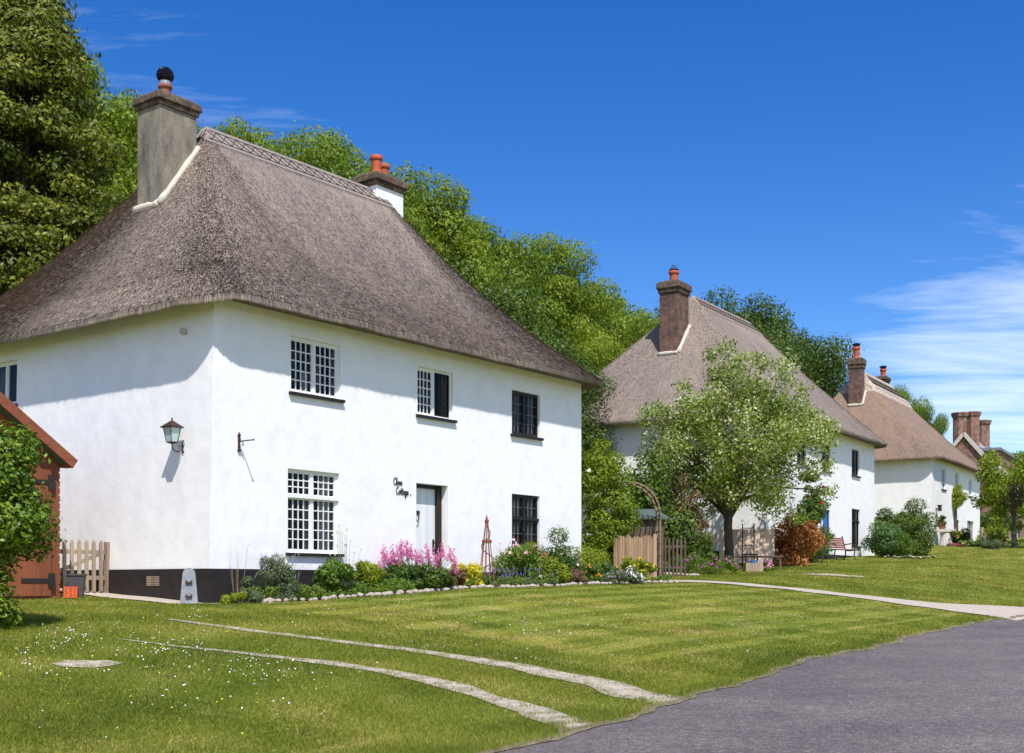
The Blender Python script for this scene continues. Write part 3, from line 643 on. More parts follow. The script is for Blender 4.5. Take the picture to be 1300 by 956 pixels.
def window(root, place, x0, x1, z0, z1, fm=('whitep', 'whitep'), outer='whitep', nx=4, ny=5, transom=None, rec=.07, curtain=(), sill=True, bars=True, sillm='sill', name='window'):
    """place(x, z, d) gives the local point; d is depth into the wall"""
    def bx(mb, a, b, c, d, e, f, mi=0):
        P = [place(a, e, c), place(b, e, c), place(b, e, d), place(a, e, d), place(a, f, c), place(b, f, c), place(b, f, d), place(a, f, d)]
        mb.add(P, [(0, 3, 2, 1), (4, 5, 6, 7), (0, 1, 5, 4), (1, 2, 6, 5), (2, 3, 7, 6), (3, 0, 4, 7)], mi)
    w = .045; o = MB(); g = .002
    bx(o, x0+g, x0+w, rec, rec+.07, z0+g, z1-g); bx(o, x1-w, x1-g, rec, rec+.07, z0+g, z1-g); bx(o, x0+w, x1-w, rec, rec+.07, z0+g, z0+w); bx(o, x0+w, x1-w, rec, rec+.07, z1-w, z1-g)
    xm = (x0+x1)/2; bx(o, xm-.03, xm+.03, rec-.005, rec+.07, z0+w, z1-w)
    bands = [(z0+w, z1-w, ny)]
    if transom:
        zt, nu = transom; bx(o, x0-.02, x1+.02, rec-.05, rec+.075, zt-.03, zt+.03); bands = [(z0+w, zt-.03, ny), (zt+.03, z1-w, nu)]
    fr = o.build(name, M[outer], root)
    for ci, (a, b) in enumerate(((x0+w, xm-.03), (xm+.03, x1-w))):
        c = MB()
        for (c0, c1, nn) in bands:
            s = .028; bx(c, a+g, a+s, rec+.01, rec+.05, c0+g, c1-g); bx(c, b-s, b-g, rec+.01, rec+.05, c0+g, c1-g); bx(c, a+s, b-s, rec+.01, rec+.05, c0+g, c0+s); bx(c, a+s, b-s, rec+.01, rec+.05, c1-s, c1-g)
            t = .0108 if fm[ci] == 'whitep' else .005
            for k in range(1, nx): xx = a+s+(b-a-2*s)*k/nx; bx(c, xx-t, xx+t, rec+.018, rec+.042, c0+s, c1-s, 1)
            for k in range(1, nn): zz = c0+s+(c1-c0-2*s)*k/nn; bx(c, a+s, b-s, rec+.02, rec+.04, zz-t, zz+t, 1)
        c.build('casement', [M[fm[ci]], M[fm[ci]] if fm[ci] == 'whitep' or not bars else M['lead']], fr)
    p = MB(); p.add([place(x0+w, z0+w, rec+.032), place(x1-w, z0+w, rec+.032), place(x1-w, z1-w, rec+.032), place(x0+w, z1-w, rec+.032)], [(0, 1, 2, 3) if (Vector(place(1, 0, 0))-Vector(place(0, 0, 0))).cross(Vector(place(0, 1, 0))-Vector(place(0, 0, 0))).dot(Vector(place(0, 0, -1))-Vector(place(0, 0, 0))) > 0 else (3, 2, 1, 0)]); p.build('pane', M['glass'], fr)
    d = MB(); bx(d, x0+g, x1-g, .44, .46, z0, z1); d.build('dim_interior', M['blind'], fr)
    if sill:
        s = MB(); bx(s, x0-.06, x1+.06, -.075, rec, z0-.06, z0-.003); s.build('sill', M[sillm], fr)
    for (a, b, c_, d_, m_) in curtain:
        q = MB(); n = 14; V = []
        for k in range(n+1):
            x = a+(b-a)*k/n; dd = .2+.018*math.sin(k*1.9); V += [place(x, c_, dd), place(x, d_, dd+.01)]
        q.add(V, [(2*k, 2*k+2, 2*k+3, 2*k+1) for k in range(n)]); q.build('curtain', M[m_], fr)
    return fr

# ---------- cottage in the foreground
H1 = empty('thatched_cottage', (C1[0], C1[1], 1.33), R(90)-math.atan2(U1[0], U1[1]), 'large whitewashed thatched cottage with black plinth, nearest in the row', 'cottage', 'thatched cottages along the village street')
z = lambda w: w-1.33
ze1 = z(6.70)
front = [(1.82, 3.13, z(5.28), z(6.34)), (5.42, 6.6, z(5.25), z(6.28)), (8.75, 9.88, z(5.17), z(6.2)), (1.74, 3.1, z(2.25), z(3.83)), (5.38, 6.42, .02, z(3.80)), (8.75, 9.87, z(2.2), z(3.77))]
left = [(6.2, 7.2, z(5.38), z(6.3))]
LEAN = .13
make_walls(H1, 11.67, 9.5, ze1, front, left, LEAN)
pf = lambda x, zz, d: (x, d, zz)
ll = lambda x, zz, d: (d-LEAN*(1-zz/ze1), x, zz)
window(H1, pf, *front[0], curtain=[(2.52, 2.78, .9+3.2, z(5.9), 'tan'), (1.9, 1.98, z(5.3), z(6.3), 'curtain'), (2.3, 2.46, z(5.3), z(5.75), 'curtain')])
window(H1, pf, *front[1], fm=('whitep', 'darkf'), bars=False, curtain=[(6.38, 6.5, z(5.3), z(6.2), 'tan'), (5.5, 5.98, z(5.3), z(6.2), 'blind')])
window(H1, pf, *front[2], fm=('darkf', 'darkf'), outer='darkf', nx=3, ny=4, curtain=[(9.15, 9.27, z(5.2), z(6.15), 'tan'), (9.65, 9.75, z(5.2), z(6.15), 'tan')])
window(H1, pf, *front[3], transom=(z(3.32), 3), nx=4, ny=5, curtain=[(2.3, 2.42, z(2.3), z(3.75), 'curtain'), (2.75, 3.0, z(2.3), z(3.75), 'curtain'), (2.5, 2.62, z(2.3), z(2.5), 'bluedoor')])
window(H1, pf, *front[5], fm=('darkf', 'darkf'), outer='darkf', nx=3, ny=3, transom=(z(3.2), 2), curtain=[(9.2, 9.28, z(2.3), z(3.7), 'tan'), (9.68, 9.76, z(2.3), z(3.7), 'tan')])
window(H1, ll, *left[0], nx=1, ny=1, curtain=[])
# black plinth
pb = MB()
for (xa, xb) in ((0, 5.37), (6.43, 11.69)):
    pb.box(xa, xb, -.025, -.001, -.9, z(1.93)); 
v = [(-LEAN*(1-.0)-.028, -.025, -.9), (-LEAN-.028, 9.5, -.9), (-LEAN*(1-.6/ze1)-.022, 9.5, .6), (-LEAN*(1-.6/ze1)-.022, -.025, .6), (.0, -.025, -.9), (0, -.025, .6), (0, 9.5, -.9), (0, 9.5, .6)]
pb.add(v, [(0, 1, 2, 3)[::-1], (0, 3, 5, 4)[::-1], (3, 2, 7, 5)[::-1]])
plin = pb.build('plinth', M['black'], H1)
vb = MB()
for k in range(6): vb.box(-.165+.012, -.12, 1.36, 1.72, .3+k*.03, .318+k*.03)
vb.build('air_brick', M['picket'], plin)
# door with black frame, deep reveal
db = MB(); D0, D1, DT = 5.385, 6.415, z(3.79)
db.box(D0, D0+.04, .19, .28, .02, DT); db.box(D1-.16, D1, .17, .28, .02, DT); db.box(D0+.04, D1-.16, .19, .28, DT-.07, DT)
fr = db.build('door_frame', M['darkf'], H1)
d = MB(); d.box(D0+.04, D1-.16, .23, .27, .04, DT-.07); door = d.build('door', M['doorw'], H1)
k = MB(); k.tube([(D0+.15, .12, 1.85), (D0+.15, .09, 1.8), (D0+.19, .08, 1.68), (D0+.24, .09, 1.66), (D0+.29, .1, 1.7), (D0+.31, .12, 1.85)], .012, 6); k.box(D0+.12, D0+.34, .115, .15, 1.83, 1.9); k.build('door_knocker', M['iron'], door).location.y = .085
k = MB(); k.box(D1-.25, D1-.21, .12, .15, 1.0, 1.3); k.tube([(D1-.23, .12, 1.05), (D1-.23, .06, 1.1), (D1-.23, .06, 1.2), (D1-.23, .12, 1.25)], .014, 6); k.build('door_handle', M['iron'], door).location.y = .085
st = MB(); st.box(5.3, 6.5, -.35, .1, -.2, .1); st.build('doorstep', M['lime'], H1)
S1 = roof_fn(11.67, 9.5, .58, ze1, z(11.85), 3.65, 9.25, .095)
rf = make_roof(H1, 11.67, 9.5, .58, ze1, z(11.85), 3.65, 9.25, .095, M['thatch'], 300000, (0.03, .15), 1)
ridge_cap(rf, S1, 9.5, 3.65, 9.25, M['ridge1'], half=.5, ext=.35)
chimney(H1, S1, 2.13, 3.1, 4.35, 5.1, z(11.82), M['stack'], M['lichen'], [(2.62, 4.8, .14, .36, 'terraold', 'ball')], cap=(.26, .1), name='chimney')
c2 = chimney(H1, S1, 8.96, 9.98, 4.5, 5.2, z(11.92), M['white'], M['lichen'], [(9.2, 4.72, .15, .5, 'terra', ''), (9.72, 4.95, .15, .46, 'terra', '')], cap=(.3, .12), cement=False)
# vent stub and the corner fittings
def wall_frame(root, a, b, zw): return (root.matrix_basis @ Vector((a, b, zw-1.33)))
vn = MB(); vn.lathe(0, 0, [(.055, 0), (.06, .05), (.05, .08), (.01, .085)], 12)
vo = vn.build('vent_cap', M['lime'], H1); vo.location = (-.03, .78, z(6.2)); vo.rotation_euler = (0, R(-90), 0)

# ---------- other two thatched cottages
def cottage(name, loc, yaw, L_, W, ze, zr, r0, r1, sag, front, left, tm, straws, label, plinth=.3):
    root = empty(name, loc, yaw, label, 'cottage', 'thatched cottages along the village street')
    make_walls(root, L_, W, ze, [f[:4] for f in front], [f[:4] for f in left], 0)
    S = roof_fn(L_, W, .6, ze, zr, r0, r1, sag)
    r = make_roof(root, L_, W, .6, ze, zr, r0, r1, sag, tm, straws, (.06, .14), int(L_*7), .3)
    b = MB(); b.box(-.03, L_+.03, -.03, -.001, -1, plinth); b.box(-.03, -.001, -.001, W, -1, plinth); b.build('plinth', M['black'], root)
    for f in front:
        if len(f) > 4 and f[4] == 'door':
            d = MB(); d.box(f[0]+.05, f[1]-.05, .1, .16, f[2], f[3]-.05); dd = d.build('door', M[f[5]], root)
            d = MB(); d.box(f[0], f[0]+.05, .06, .16, f[2], f[3]); d.box(f[1]-.05, f[1], .06, .16, f[2], f[3]); d.box(f[0]+.05, f[1]-.05, .06, .16, f[3]-.05, f[3]); d.build('door_frame', M['darkf'], root)
            d = MB(); d.lathe(f[0]+.15, .07, [(.03, f[2]+1), (.03, f[2]+1.05)], 8); d.build('door_knob', M['iron'], dd)
        else: window(root, lambda x, zz, d: (x, d, zz), *f[:4], **(f[4] if len(f) > 4 else {}))
    for f in left:
        if len(f) > 4 and f[4] == 'door':
            d = MB(); d.box(.1, .16, f[0]+.05, f[1]-.05, f[2], f[3]-.05); d.build('door', M[f[5]], root)
        else: window(root, lambda x, zz, d: (d, x, zz), *f[:4], **(f[4] if len(f) > 4 else {}))
    return root, S, r
C2 = (9.336, 45.16); Y2 = R(57.39); B2 = 2.6
dk = dict(fm=('darkf', 'darkf'), outer='darkf', nx=2, ny=3)
q = lambda w: w-B2
H2, S2, rf2 = cottage('thatched_cottage', (*C2, B2), Y2, 13.7, 10, q(8.05), q(13.8), 4.6, 11.0, .035,
   [(3.3, 4.4, q(6.4), q(7.6), dk), (6.3, 7.4, q(6.35), q(7.65), dk), (10.3, 11.4, q(6.45), q(7.6), dk), (10.3, 11.5, q(3.35), q(4.98), dict(fm=('darkf', 'darkf'), outer='darkf', nx=1, ny=1, transom=(q(4.45), 1), curtain=[(10.4, 10.7, .8, 2.3, 'curtain'), (11.05, 11.35, .8, 2.3, 'curtain')])),
    (6.4, 7.35, .25, q(4.75), 'door', 'bluedoor'), (3.3, 4.4, .8, 2.2, dk)],
   [(3.3, 4.4, .4, 2.5, dk)], M['thatch2'], 60000, 'thatched white cottage with blue door, middle one behind the leafy tree')
ridge_cap(rf2, S2, 10, 4.6, 11.0, M['thatch2'], half=.7, ext=.3)
chimney(H2, S2, 2.15, 3.2, 4.55, 5.35, q(14.0)-.55, M['brickr'], M['lichen'], [(2.65, 4.95, .2, .5, 'terra', 'cone')], cap=(.42, .12))
# thatched hump behind the ridge
hb = MB(); hs = []
for k in range(13):
    t = k/12; x = 9.3+t*2.0
    for j in range(9): ph = math.pi*j/8; hs.append((x, 5.9+.62*math.cos(ph)*(1-.4*abs(t-.5)), q(13.25)+.25+.6*math.sin(ph)*(1-.9*abs(t-.45)**1.6)))
hb.add(hs, [(i*9+j, i*9+j+1, (i+1)*9+j+1, (i+1)*9+j) for i in range(12) for j in range(8)]); hb.add([hs[j] for j in range(9)], [tuple(range(9))]); hb.add([hs[12*9+j] for j in range(9)], [tuple(range(9))[::-1]])
ho = hb.build('thatched_hump', M['picket'], rf2, smooth=True)
C3 = (23.233, 68.0); Y3 = R(58.13); B3 = 3.5
q3 = lambda w: w-B3
gk = dict(fm=('whitep', 'whitep'), nx=2, ny=3, curtain=[])
H3, S3, rf3 = cottage('thatched_cottage', (*C3, B3), Y3, 13, 10, q3(8.71), q3(14.35), 3.7, 10.4, .05,
   [(2.3, 3.4, q3(7.1), q3(8.3), gk), (5.8, 6.8, q3(7.3), q3(8.35), gk), (9.6, 10.6, q3(7.15), q3(8.2), gk), (9.2, 11.1, q3(4.2), q3(5.6), dict(outer='darkf', nx=2, ny=3)), (5.6, 6.9, .2, q3(5.5), 'door', 'darkf'), (2.0, 3.0, 1.1, 2.1, gk)],
   [], M['thatch3'], 30000, 'farthest thatched white cottage, with scalloped ridge and brown roof', .35)
ridge_cap(rf3, S3, 10, 3.7, 10.4, M['ridge3'], half=1.35, ext=.9, lift=.2, scallop=True)
chimney(H3, S3, 2.2, 2.75, 4.5, 5.3, q3(14.5)-.1, M['brickr'], M['lichen'], [(2.48, 4.9, .2, .7, 'terra', 'disc')], cap=(.55, .1))
chimney(H3, S3, 10.5, 11.3, 5.3, 6.1, q3(14.85), M['brickr'], M['lichen'], [(10.9, 5.6, .2, .5, 'terra', 'disc')], cap=(.3, .1), cement=False)

# ---------- brick almshouse with tall octagonal stacks
YB = R(60); HB = empty('brick_building', (35.1, 88.4, 4.2), YB, 'banded red brick building with stone gable copings and tall chimney stacks', 'building')
b = MB(); zt = 5.3; Wb = 5; L4 = 5
b.add([(0, 0, -2), (L4, 0, -2), (L4, Wb, -2), (0, Wb, -2), (0, 0, zt), (L4, 0, zt), (L4, Wb, zt), (0, Wb, zt), (0, Wb/2, 8.3), (L4, Wb/2, 8.3)], [(0, 1, 5, 4), (1, 2, 6, 9, 5), (2, 3, 7, 6), (3, 0, 4, 8, 7)])
b.box(4.6, 26, .8, 9, -2, 7.6)
wb = b.build('wall', M['brickb'], HB)
b = MB(); b.add([(.3, -.1, zt-.1), (L4, -.1, zt-.1), (L4, Wb/2, 8.32), (.3, Wb/2, 8.32), (.3, Wb+.1, zt-.1), (L4, Wb+.1, zt-.1)], [(0, 1, 2, 3), (3, 2, 5, 4)]); b.box(4.5, 26.2, .6, 9.2, 7.6, 7.8)
b.build('roof', M['lead'], HB)
def coping(x, y0, z0, y1, z1):
    c = MB(); d = Vector((0, y1-y0, z1-z0)); l = d.length; T = Matrix.Translation((x, y0, z0)) @ Matrix.Rotation(math.atan2(d.z, d.y), 4, 'X')
    c.box(-.2, .2, 0, l, -.1, .15, T=T); return c.build('coping', M['lime'], HB)
coping(0, -.3, zt-.3, Wb/2, 8.45); coping(0, Wb+.3, zt-.3, Wb/2, 8.45); coping(L4, -.3, zt-.3, Wb/2, 8.45)
for (sx, sy, zt_, zb_) in ((2.0, 3.1, 10.2, 6.5), (3.2, 2.4, 10.35, 6.5), (6.6, 2.2, 10.1, 6.8)):
    s = MB(); s.box(sx-.55, sx+.55, sy-.55, sy+.55, zb_-2, zb_+1.1); s.lathe(sx, sy, [(.6, zb_+1.1), (.56, zb_+1.2), (.5, zb_+1.3), (.5, zt_-.35), (.58, zt_-.25), (.62, zt_-.1), (.66, zt_), (.6, zt_+.05)], 8)
    so = s.build('chimney', M['brickb'], HB); s = MB(); s.lathe(sx, sy, [(.66, zb_+1.12), (.66, zb_+1.2), (.52, zb_+1.3)], 8); s.build('lead_flashing', M['lead'], so)
for (wx, wz) in ((8, 1), (11, 1), (8, 4.4), (11, 4.4), (15, 1), (15, 4.4)):
    s = MB(); s.box(wx-.6, wx+.6, .74, .82, wz, wz+1.6); s.box(wx-.7, wx+.7, .7, .82, wz-.15, wz-.002); wo = s.build('window', M['lime'], HB)
    s = MB(); s.box(wx-.5, wx-.04, .72, .738, wz+.1, wz+1.5); s.box(wx+.04, wx+.5, .72, .738, wz+.1, wz+1.5); s.build('pane', M['darkf'], wo)

# ---------- the house name in black script
def name_sign():
    root = empty('house_name_sign', H1.matrix_basis @ Vector((4.58, -.015, z(3.82))), H1.rotation_euler.z, 'black script lettering reading Clove Cottage beside the white front door', 'sign')
    arc = lambda cx, cy, rx, ry, a0, a1, n=10: [(cx+rx*math.cos(R(a0+(a1-a0)*i/n)), cy+ry*math.sin(R(a0+(a1-a0)*i/n))) for i in range(n+1)]
    G = {'C': ([arc(.55, .95, .5, .95, 50, 310)], 1.0), 'l': ([[(0, .2), (.3, .9), (.38, 1.7), (.25, 1.9), (.12, 1.6), (.15, .3), (.35, 0), (.5, .2)]], .45),
         'o': ([arc(.35, .45, .33, .45, 90, 450), [(.35, .9), (.8, .75)]], .72), 'v': ([[(0, .8), (.2, .85), (.3, 0), (.6, .5), (.62, .9), (.8, .75)]], .72),
         'e': ([[(0, .35), (.5, .5), (.55, .8), (.3, .92), (.1, .6), (.12, .2), (.35, 0), (.7, .25)]], .68), 't': ([[(.25, 1.6), (.22, .2), (.4, 0), (.55, .2)], [(0, 1.05), (.5, 1.12)]], .5),
         'a': ([arc(.33, .45, .3, .45, 60, 400), [(.66, .9), (.62, .2), (.8, .05), (.9, .2)]], .8), 'g': ([arc(.33, .45, .3, .45, 60, 400), [(.66, .9), (.62, -.5), (.35, -.9), (.1, -.6), (.5, -.1), (.85, .2)]], .8)}
    for word, x0, z0, sc_ in (('Clove', 0.07, -.1, .076), ('Cottage', .15, -.29, .078)):
        mb = MB(); x = x0
        for ch in word:
            st, w = G[ch]
            for s in st: mb.tube([(x+(p[0]+p[1]*.12)*sc_, 0, z0+p[1]*sc_*1.0) for p in s], .009, 5)
            x += w*sc_
        if word == 'Cottage': mb.lathe(x+.07, 0, [(.014, z0), (.014, z0+.02)], 6)
        mb.build('lettering', M['letter'], root, label='black script word '+word)
name_sign()

# ---------- wall lantern on the left wall, bracket on the front
wl = empty('wall_lantern', H1.matrix_basis @ Vector((-LEAN*.3, .78, z(4.08))), H1.rotation_euler.z, 'black lantern with frosted glass on a scrolled bracket, on the left white wall', 'lantern')
wl.scale = (.86, .86, .86)
b = MB()
b.tube([(-.01, 0, .2), (-.05, 0, .0), (-.01, 0, -.18)], .014, 6); b.tube([(-.01, .06, .16), (-.04, 0, 0), (-.01, -.06, -.14)], .011, 6); b.tube([(-.01, -.06, .16), (-.04, 0, 0), (-.01, .06, -.14)], .011, 6)
b.tube([(-.04, 0, 0), (-.14, 0, -.06), (-.25, 0, -.05), (-.31, 0, .02), (-.31, 0, .09)], .013, 6); b.tube([(-.04, 0, .02), (-.1, 0, .07), (-.16, 0, .05), (-.13, 0, .0)], .008, 5)
b.build('bracket', M['iron'], wl)
def frust(mb, cx, z0, r0, z1, r1, mi=0): mb.add([(cx+sx*r0, sy*r0, z0) for sx, sy in ((-1, -1), (1, -1), (1, 1), (-1, 1))]+[(cx+sx*r1, sy*r1, z1) for sx, sy in ((-1, -1), (1, -1), (1, 1), (-1, 1))], [(0, 3, 2, 1), (4, 5, 6, 7), (0, 1, 5, 4), (1, 2, 6, 5), (2, 3, 7, 6), (3, 0, 4, 7)], mi)
b = MB(); frust(b, -.31, .13, .075, .42, .125); b.build('glass_panes', M['frost'], wl)
b = MB(); frust(b, -.31, .09, .03, .115, .085); frust(b, -.31, .115, .085, .13, .085); frust(b, -.31, .42, .17, .44, .175); frust(b, -.31, .44, .165, .56, .03); b.lathe(-.31, 0, [(.03, .56), (.01, .585), (.022, .6), (.004, .64)], 8)
for sx, sy in ((-1, -1), (1, -1), (1, 1), (-1, 1)): b.tube([(-.31+sx*.078, sy*.078, .12), (-.31+sx*.128, sy*.128, .43)], .011, 4)
b.build('lantern_frame', M['iron'], wl)
wk = empty('wall_bracket', H1.matrix_basis @ Vector((.55, 0, z(4.2))), H1.rotation_euler.z, 'small rusty iron hanging bracket on the front wall near the corner', 'bracket')
b = MB(); b.tube([(0, -.015, -.13), (0, -.015, .12)], .024, 6); b.lathe(0, -.02, [(.0, .11), (.035, .13), (.025, .15), (.005, .19)], 8); b.lathe(0, -.02, [(.03, -.16), (.04, -.13), (.02, -.12)], 8); b.build('backplate', M['iron'], wk)
b = MB(); b.tube([(0, -.03, .02), (.02, -.2, .03), (.03, -.36, .03)], .012, 6); b.lathe(.03, -.37, [(.0, .01), (.022, .03), (0, .05)], 8); b.tube([(0, -.1, .03), (.005, -.13, -.05), (.005, -.1, -.06), (0, -.08, -.03)], .008, 5); b.build('arm', M['iron'], wk)

# ---------- timber garage, gate, bin, crate, marker stone
ga = xy(-1.8, -1.95); zg = gz(*ga)
GA = empty('timber_garage', (ga[0], ga[1], zg), H1.rotation_euler.z, 'red brown timber garage with strap hinged door, at the left edge', 'garage')
GW, GD, GE, GP = 3.1, 4.0, 3.98-zg-.1, 4.95-zg
b = MB(); b.add([(0, 0, -.4), (-GW, 0, -.4), (-GW, GD, -.4), (0, GD, -.4), (0, 0, GE), (-GW, 0, GE), (-GW, GD, GE), (0, GD, GE), (-GW/2, 0, GP), (-GW/2, GD, GP)], [(0, 4, 8, 5, 1), (1, 5, 6, 2), (2, 6, 9, 7, 3), (3, 7, 4, 0)])
for k in range(20): b.box(0, .02, 0, GD, k*.13, k*.13+.1, taper=0)
b.build('wall', M['brownw'], GA)
def slopebox(mb, x0, z0, x1, z1, y0, y1, th, off=0):
    d = Vector((x1-x0, 0, z1-z0)); l = d.length; ang = math.atan2(d.z, d.x); T = Matrix.Translation((x0, 0, z0)) @ Matrix.Rotation(-ang, 4, 'Y'); mb.box(0, l, y0, y1, off, off+th, T=T)
b = MB(); slopebox(b, .16, GE-.1, -GW/2, GP+.02, -.2, GD+.2, .05, .06); slopebox(b, -GW/2, GP+.02, -GW-.28, GE-.16, -.2, GD+.2, .05, -.11); b.build('roof', M['felt'], GA)
b = MB(); slopebox(b, .17, GE-.12, -GW/2, GP+.02, -.26, -.22, .17, -.06); slopebox(b, -GW/2, GP+.02, -GW-.3, GE-.2, -.26, -.22, .17, -.11); b.box(.02, .16, -.2, .0, GE-.2, GE-.14); b.build('bargeboard', M['barge'], GA)
b = MB(); b.box(-2.6, -.18, -.05, -.012, .05, GE-.25); gd = b.build('door', M['brownw'], GA)
for hz in (.28, GE-.5):
    b = MB(); b.box(-.75, -.2, -.066, -.052, hz, hz+.07); b.box(-.24, -.12, -.075, -.05, hz-.09, hz+.16); b.build('strap_hinge', M['black'], gd)
# picket gate between garage and cottage
gp = xy(-.12, -2.96)
GT = empty('picket_gate', (gp[0], gp[1], gz(*gp)), H1.rotation_euler.z, 'weathered pale picket gate between garage and cottage wall', 'gate')
for k in range(8):
    x = -.17-k*.155; b = MB(); b.box(x-.036, x+.036, -.06, -.035, .04, .95); b.add([(x-.036, -.06, .95), (x+.036, -.06, .95), (x+.036, -.035, .95), (x-.036, -.035, .95), (x, -.06, 1.01), (x, -.035, 1.01)], [(0, 1, 4), (2, 3, 5), (1, 2, 5, 4), (3, 0, 4, 5)]); b.build('picket', M['picket'], GT)
b = MB(); b.box(-1.4, -.08, -.033, -.0, .26, .34); b.box(-1.4, -.08, -.033, 0, .74, .82); T = Matrix.Translation((-1.35, 0, .3)) @ Matrix.Rotation(-math.atan2(.46, 1.2), 4, 'Y'); b.box(0, 1.28, -.031, -.002, -.035, .035, T=T); b.build('rails', M['picket'], GT)
b = MB(); b.box(-.05, .07, -.07, .05, -.3, .98, taper=.004); b.build('gate_post', M['picket'], GT)
b = MB(); bp = (X(97, 21.8), 21.8); 
bo = empty('waste_bin', (bp[0], bp[1], gz(*bp)), .2, 'dull grey square tapered bin in front of the picket gate', 'bin')
b.add([(-.11, -.1, 0), (.11, -.1, 0), (.11, .1, 0), (-.11, .1, 0), (-.15, -.14, .4), (.15, -.14, .4), (.15, .14, .4), (-.15, .14, .4)], [(0, 3, 2, 1), (0, 1, 5, 4), (1, 2, 6, 5), (2, 3, 7, 6), (3, 0, 4, 7)]); b.build('bin_body', M['binm'], bo)
b = MB(); b.box(-.165, .165, -.155, -.135, .39, .42); b.box(-.165, .165, .135, .155, .39, .42); b.box(-.165, -.145, -.135, .135, .39, .42); b.box(.145, .165, -.135, .135, .39, .42); b.build('rim', M['binm'], bo)
cp = (X(90, 21.5), 21.5); co = empty('plastic_crate', (cp[0], cp[1], gz(*cp)+.01), .25, 'small orange plastic crate lying against the grey bin', 'crate')
b = MB(); b.box(-.1, .1, -.08, .08, 0, .012)
for k in range(5):
    zz = .01+k*.04; b.box(-.11, .11, -.09, -.075, zz, zz+.022); b.box(-.11, .11, .075, .09, zz, zz+.022); b.box(-.11, -.095, -.075, .075, zz, zz+.022); b.box(.095, .11, -.075, .075, zz, zz+.022)
for sx in (-.1, -.035, .035, .1):
    for sy in (-.088, .083): b.box(sx-.012, sx+.012, sy-.006, sy+.012, .005, .2)
b.build('crate_body', M['plastic'], co)
mp_ = (X(240, 20.9), 20.9); mo = empty('marker_post', (mp_[0], mp_[1], gz(*mp_)), R(12), 'round topped grey slab post with two black brackets, at the cottage corner', 'post')
b = MB(); prof = [(-.165, -.2), (.165, -.2), (.15, .0), (.105, .52)]+[(.105*math.cos(R(t)), .52+.11*math.sin(R(t))) for t in range(15, 180, 15)]+[(-.105, .52), (-.15, .0)]
n = len(prof); b.add([(x, -.045, zz) for x, zz in prof]+[(x, .045, zz) for x, zz in prof], [tuple(range(n)), tuple(range(2*n-1, n-1, -1))]+[(i, i+n, (i+1) % n+n, (i+1) % n)[::1] for i in range(n)]); mk = b.build('slab', M['marker'], mo)
for hz in (.12, .36): b = MB(); b.box(-.055, .055, -.075, -.046, hz, hz+.03); b.box(-.055, -.035, -.075, -.046, hz+.03, hz+.06); b.box(.035, .055, -.075, -.046, hz+.03, hz+.06); b.build('bracket', M['iron'], mo)

# ------------------------------------------------------------------ trees
def limbs(cx, cy, z0, r, height, clumps, nl, seed, lean=(0, 0)):
    rg = random.Random(seed); mb = MB(); top = Vector((cx+lean[0], cy+lean[1], z0+height))
    base = Vector((cx, cy, z0-.3)); pts = [base.lerp(top, t)+Vector((rg.uniform(-1, 1), rg.uniform(-1, 1), 0))*r*.5*(0 < t < 1) for t in (0, .15, .35, .55, .8, 1)]
    mb.tube(pts, [r*1.5, r*1.05, r*.85, r*.7, r*.4, r*.12], 9)
    cs = rg.sample(clumps, min(nl, len(clumps)))
    for c in cs:
        t = rg.uniform(.35, .8); s = base.lerp(top, t); e = Vector(c[:3]); m = s.lerp(e, .5)+Vector((0, 0, rg.uniform(-.1, .25)*(e-s).length))
        mb.tube([s, s.lerp(m, .6), m, m.lerp(e, .6), e], [r*.42*(1.1-t), r*.3*(1.1-t)+.012, r*.24*(1.1-t)+.01, .02, .008], 5)
    return mb
def tree_mesh(kind, seed, Hh, rx, rz, k, rc, nleaf, size, mat, **kw):
    cl = crown(0, 0, Hh-rz, rx, rx, rz, k, rc, seed, low=-.85, jit=.35, inner=.5)
    V, F, r = clump_leaves(cl, nleaf, size, seed, **kw)
    me = fast('crown', V, F, r); me.materials.append(mat)
    t = limbs(0, 0, 0, .22+.012*Hh, Hh*.8, cl, 26, seed); tm = bpy.data.meshes.new('trunk'); tm.from_pydata(t.v, [], t.f); tm.materials.append(M['bark'])
    return me, tm
VAR = [tree_mesh('a', 11, 13, 4.6, 5.6, 120, 1.0, 105000, .155, L['beech'], zs=.7), tree_mesh('b', 12, 13, 4.8, 5.8, 110, 1.05, 105000, .16, L['lime'], zs=.65), tree_mesh('c', 13, 12, 4.8, 5.2, 100, 1.2, 100000, .16, L['oak'], zs=.75)]
NMS = ['bright green broadleaf tree', 'yellowish green loose crowned tree', 'darker green rounded tree']
def hill_tree(px, Y, ytop, var, sc_, label, rot):
    x = X(px, Y); gzv = gz(x, Y); h = Zp(ytop, Y)-gzv; base = (13, 13, 12)[var]+.6
    s = h/base
    o = empty('hillside_tree', (x, Y, gzv), rot, label, 'tree', 'trees on the hillside behind the cottages'); o.scale = (s*sc_, s*sc_, s)
    for nm, me in (('crown', VAR[var][0]), ('trunk', VAR[var][1])):
        c = bpy.data.objects.new(nm, me); COL.objects.link(c); c.parent = o
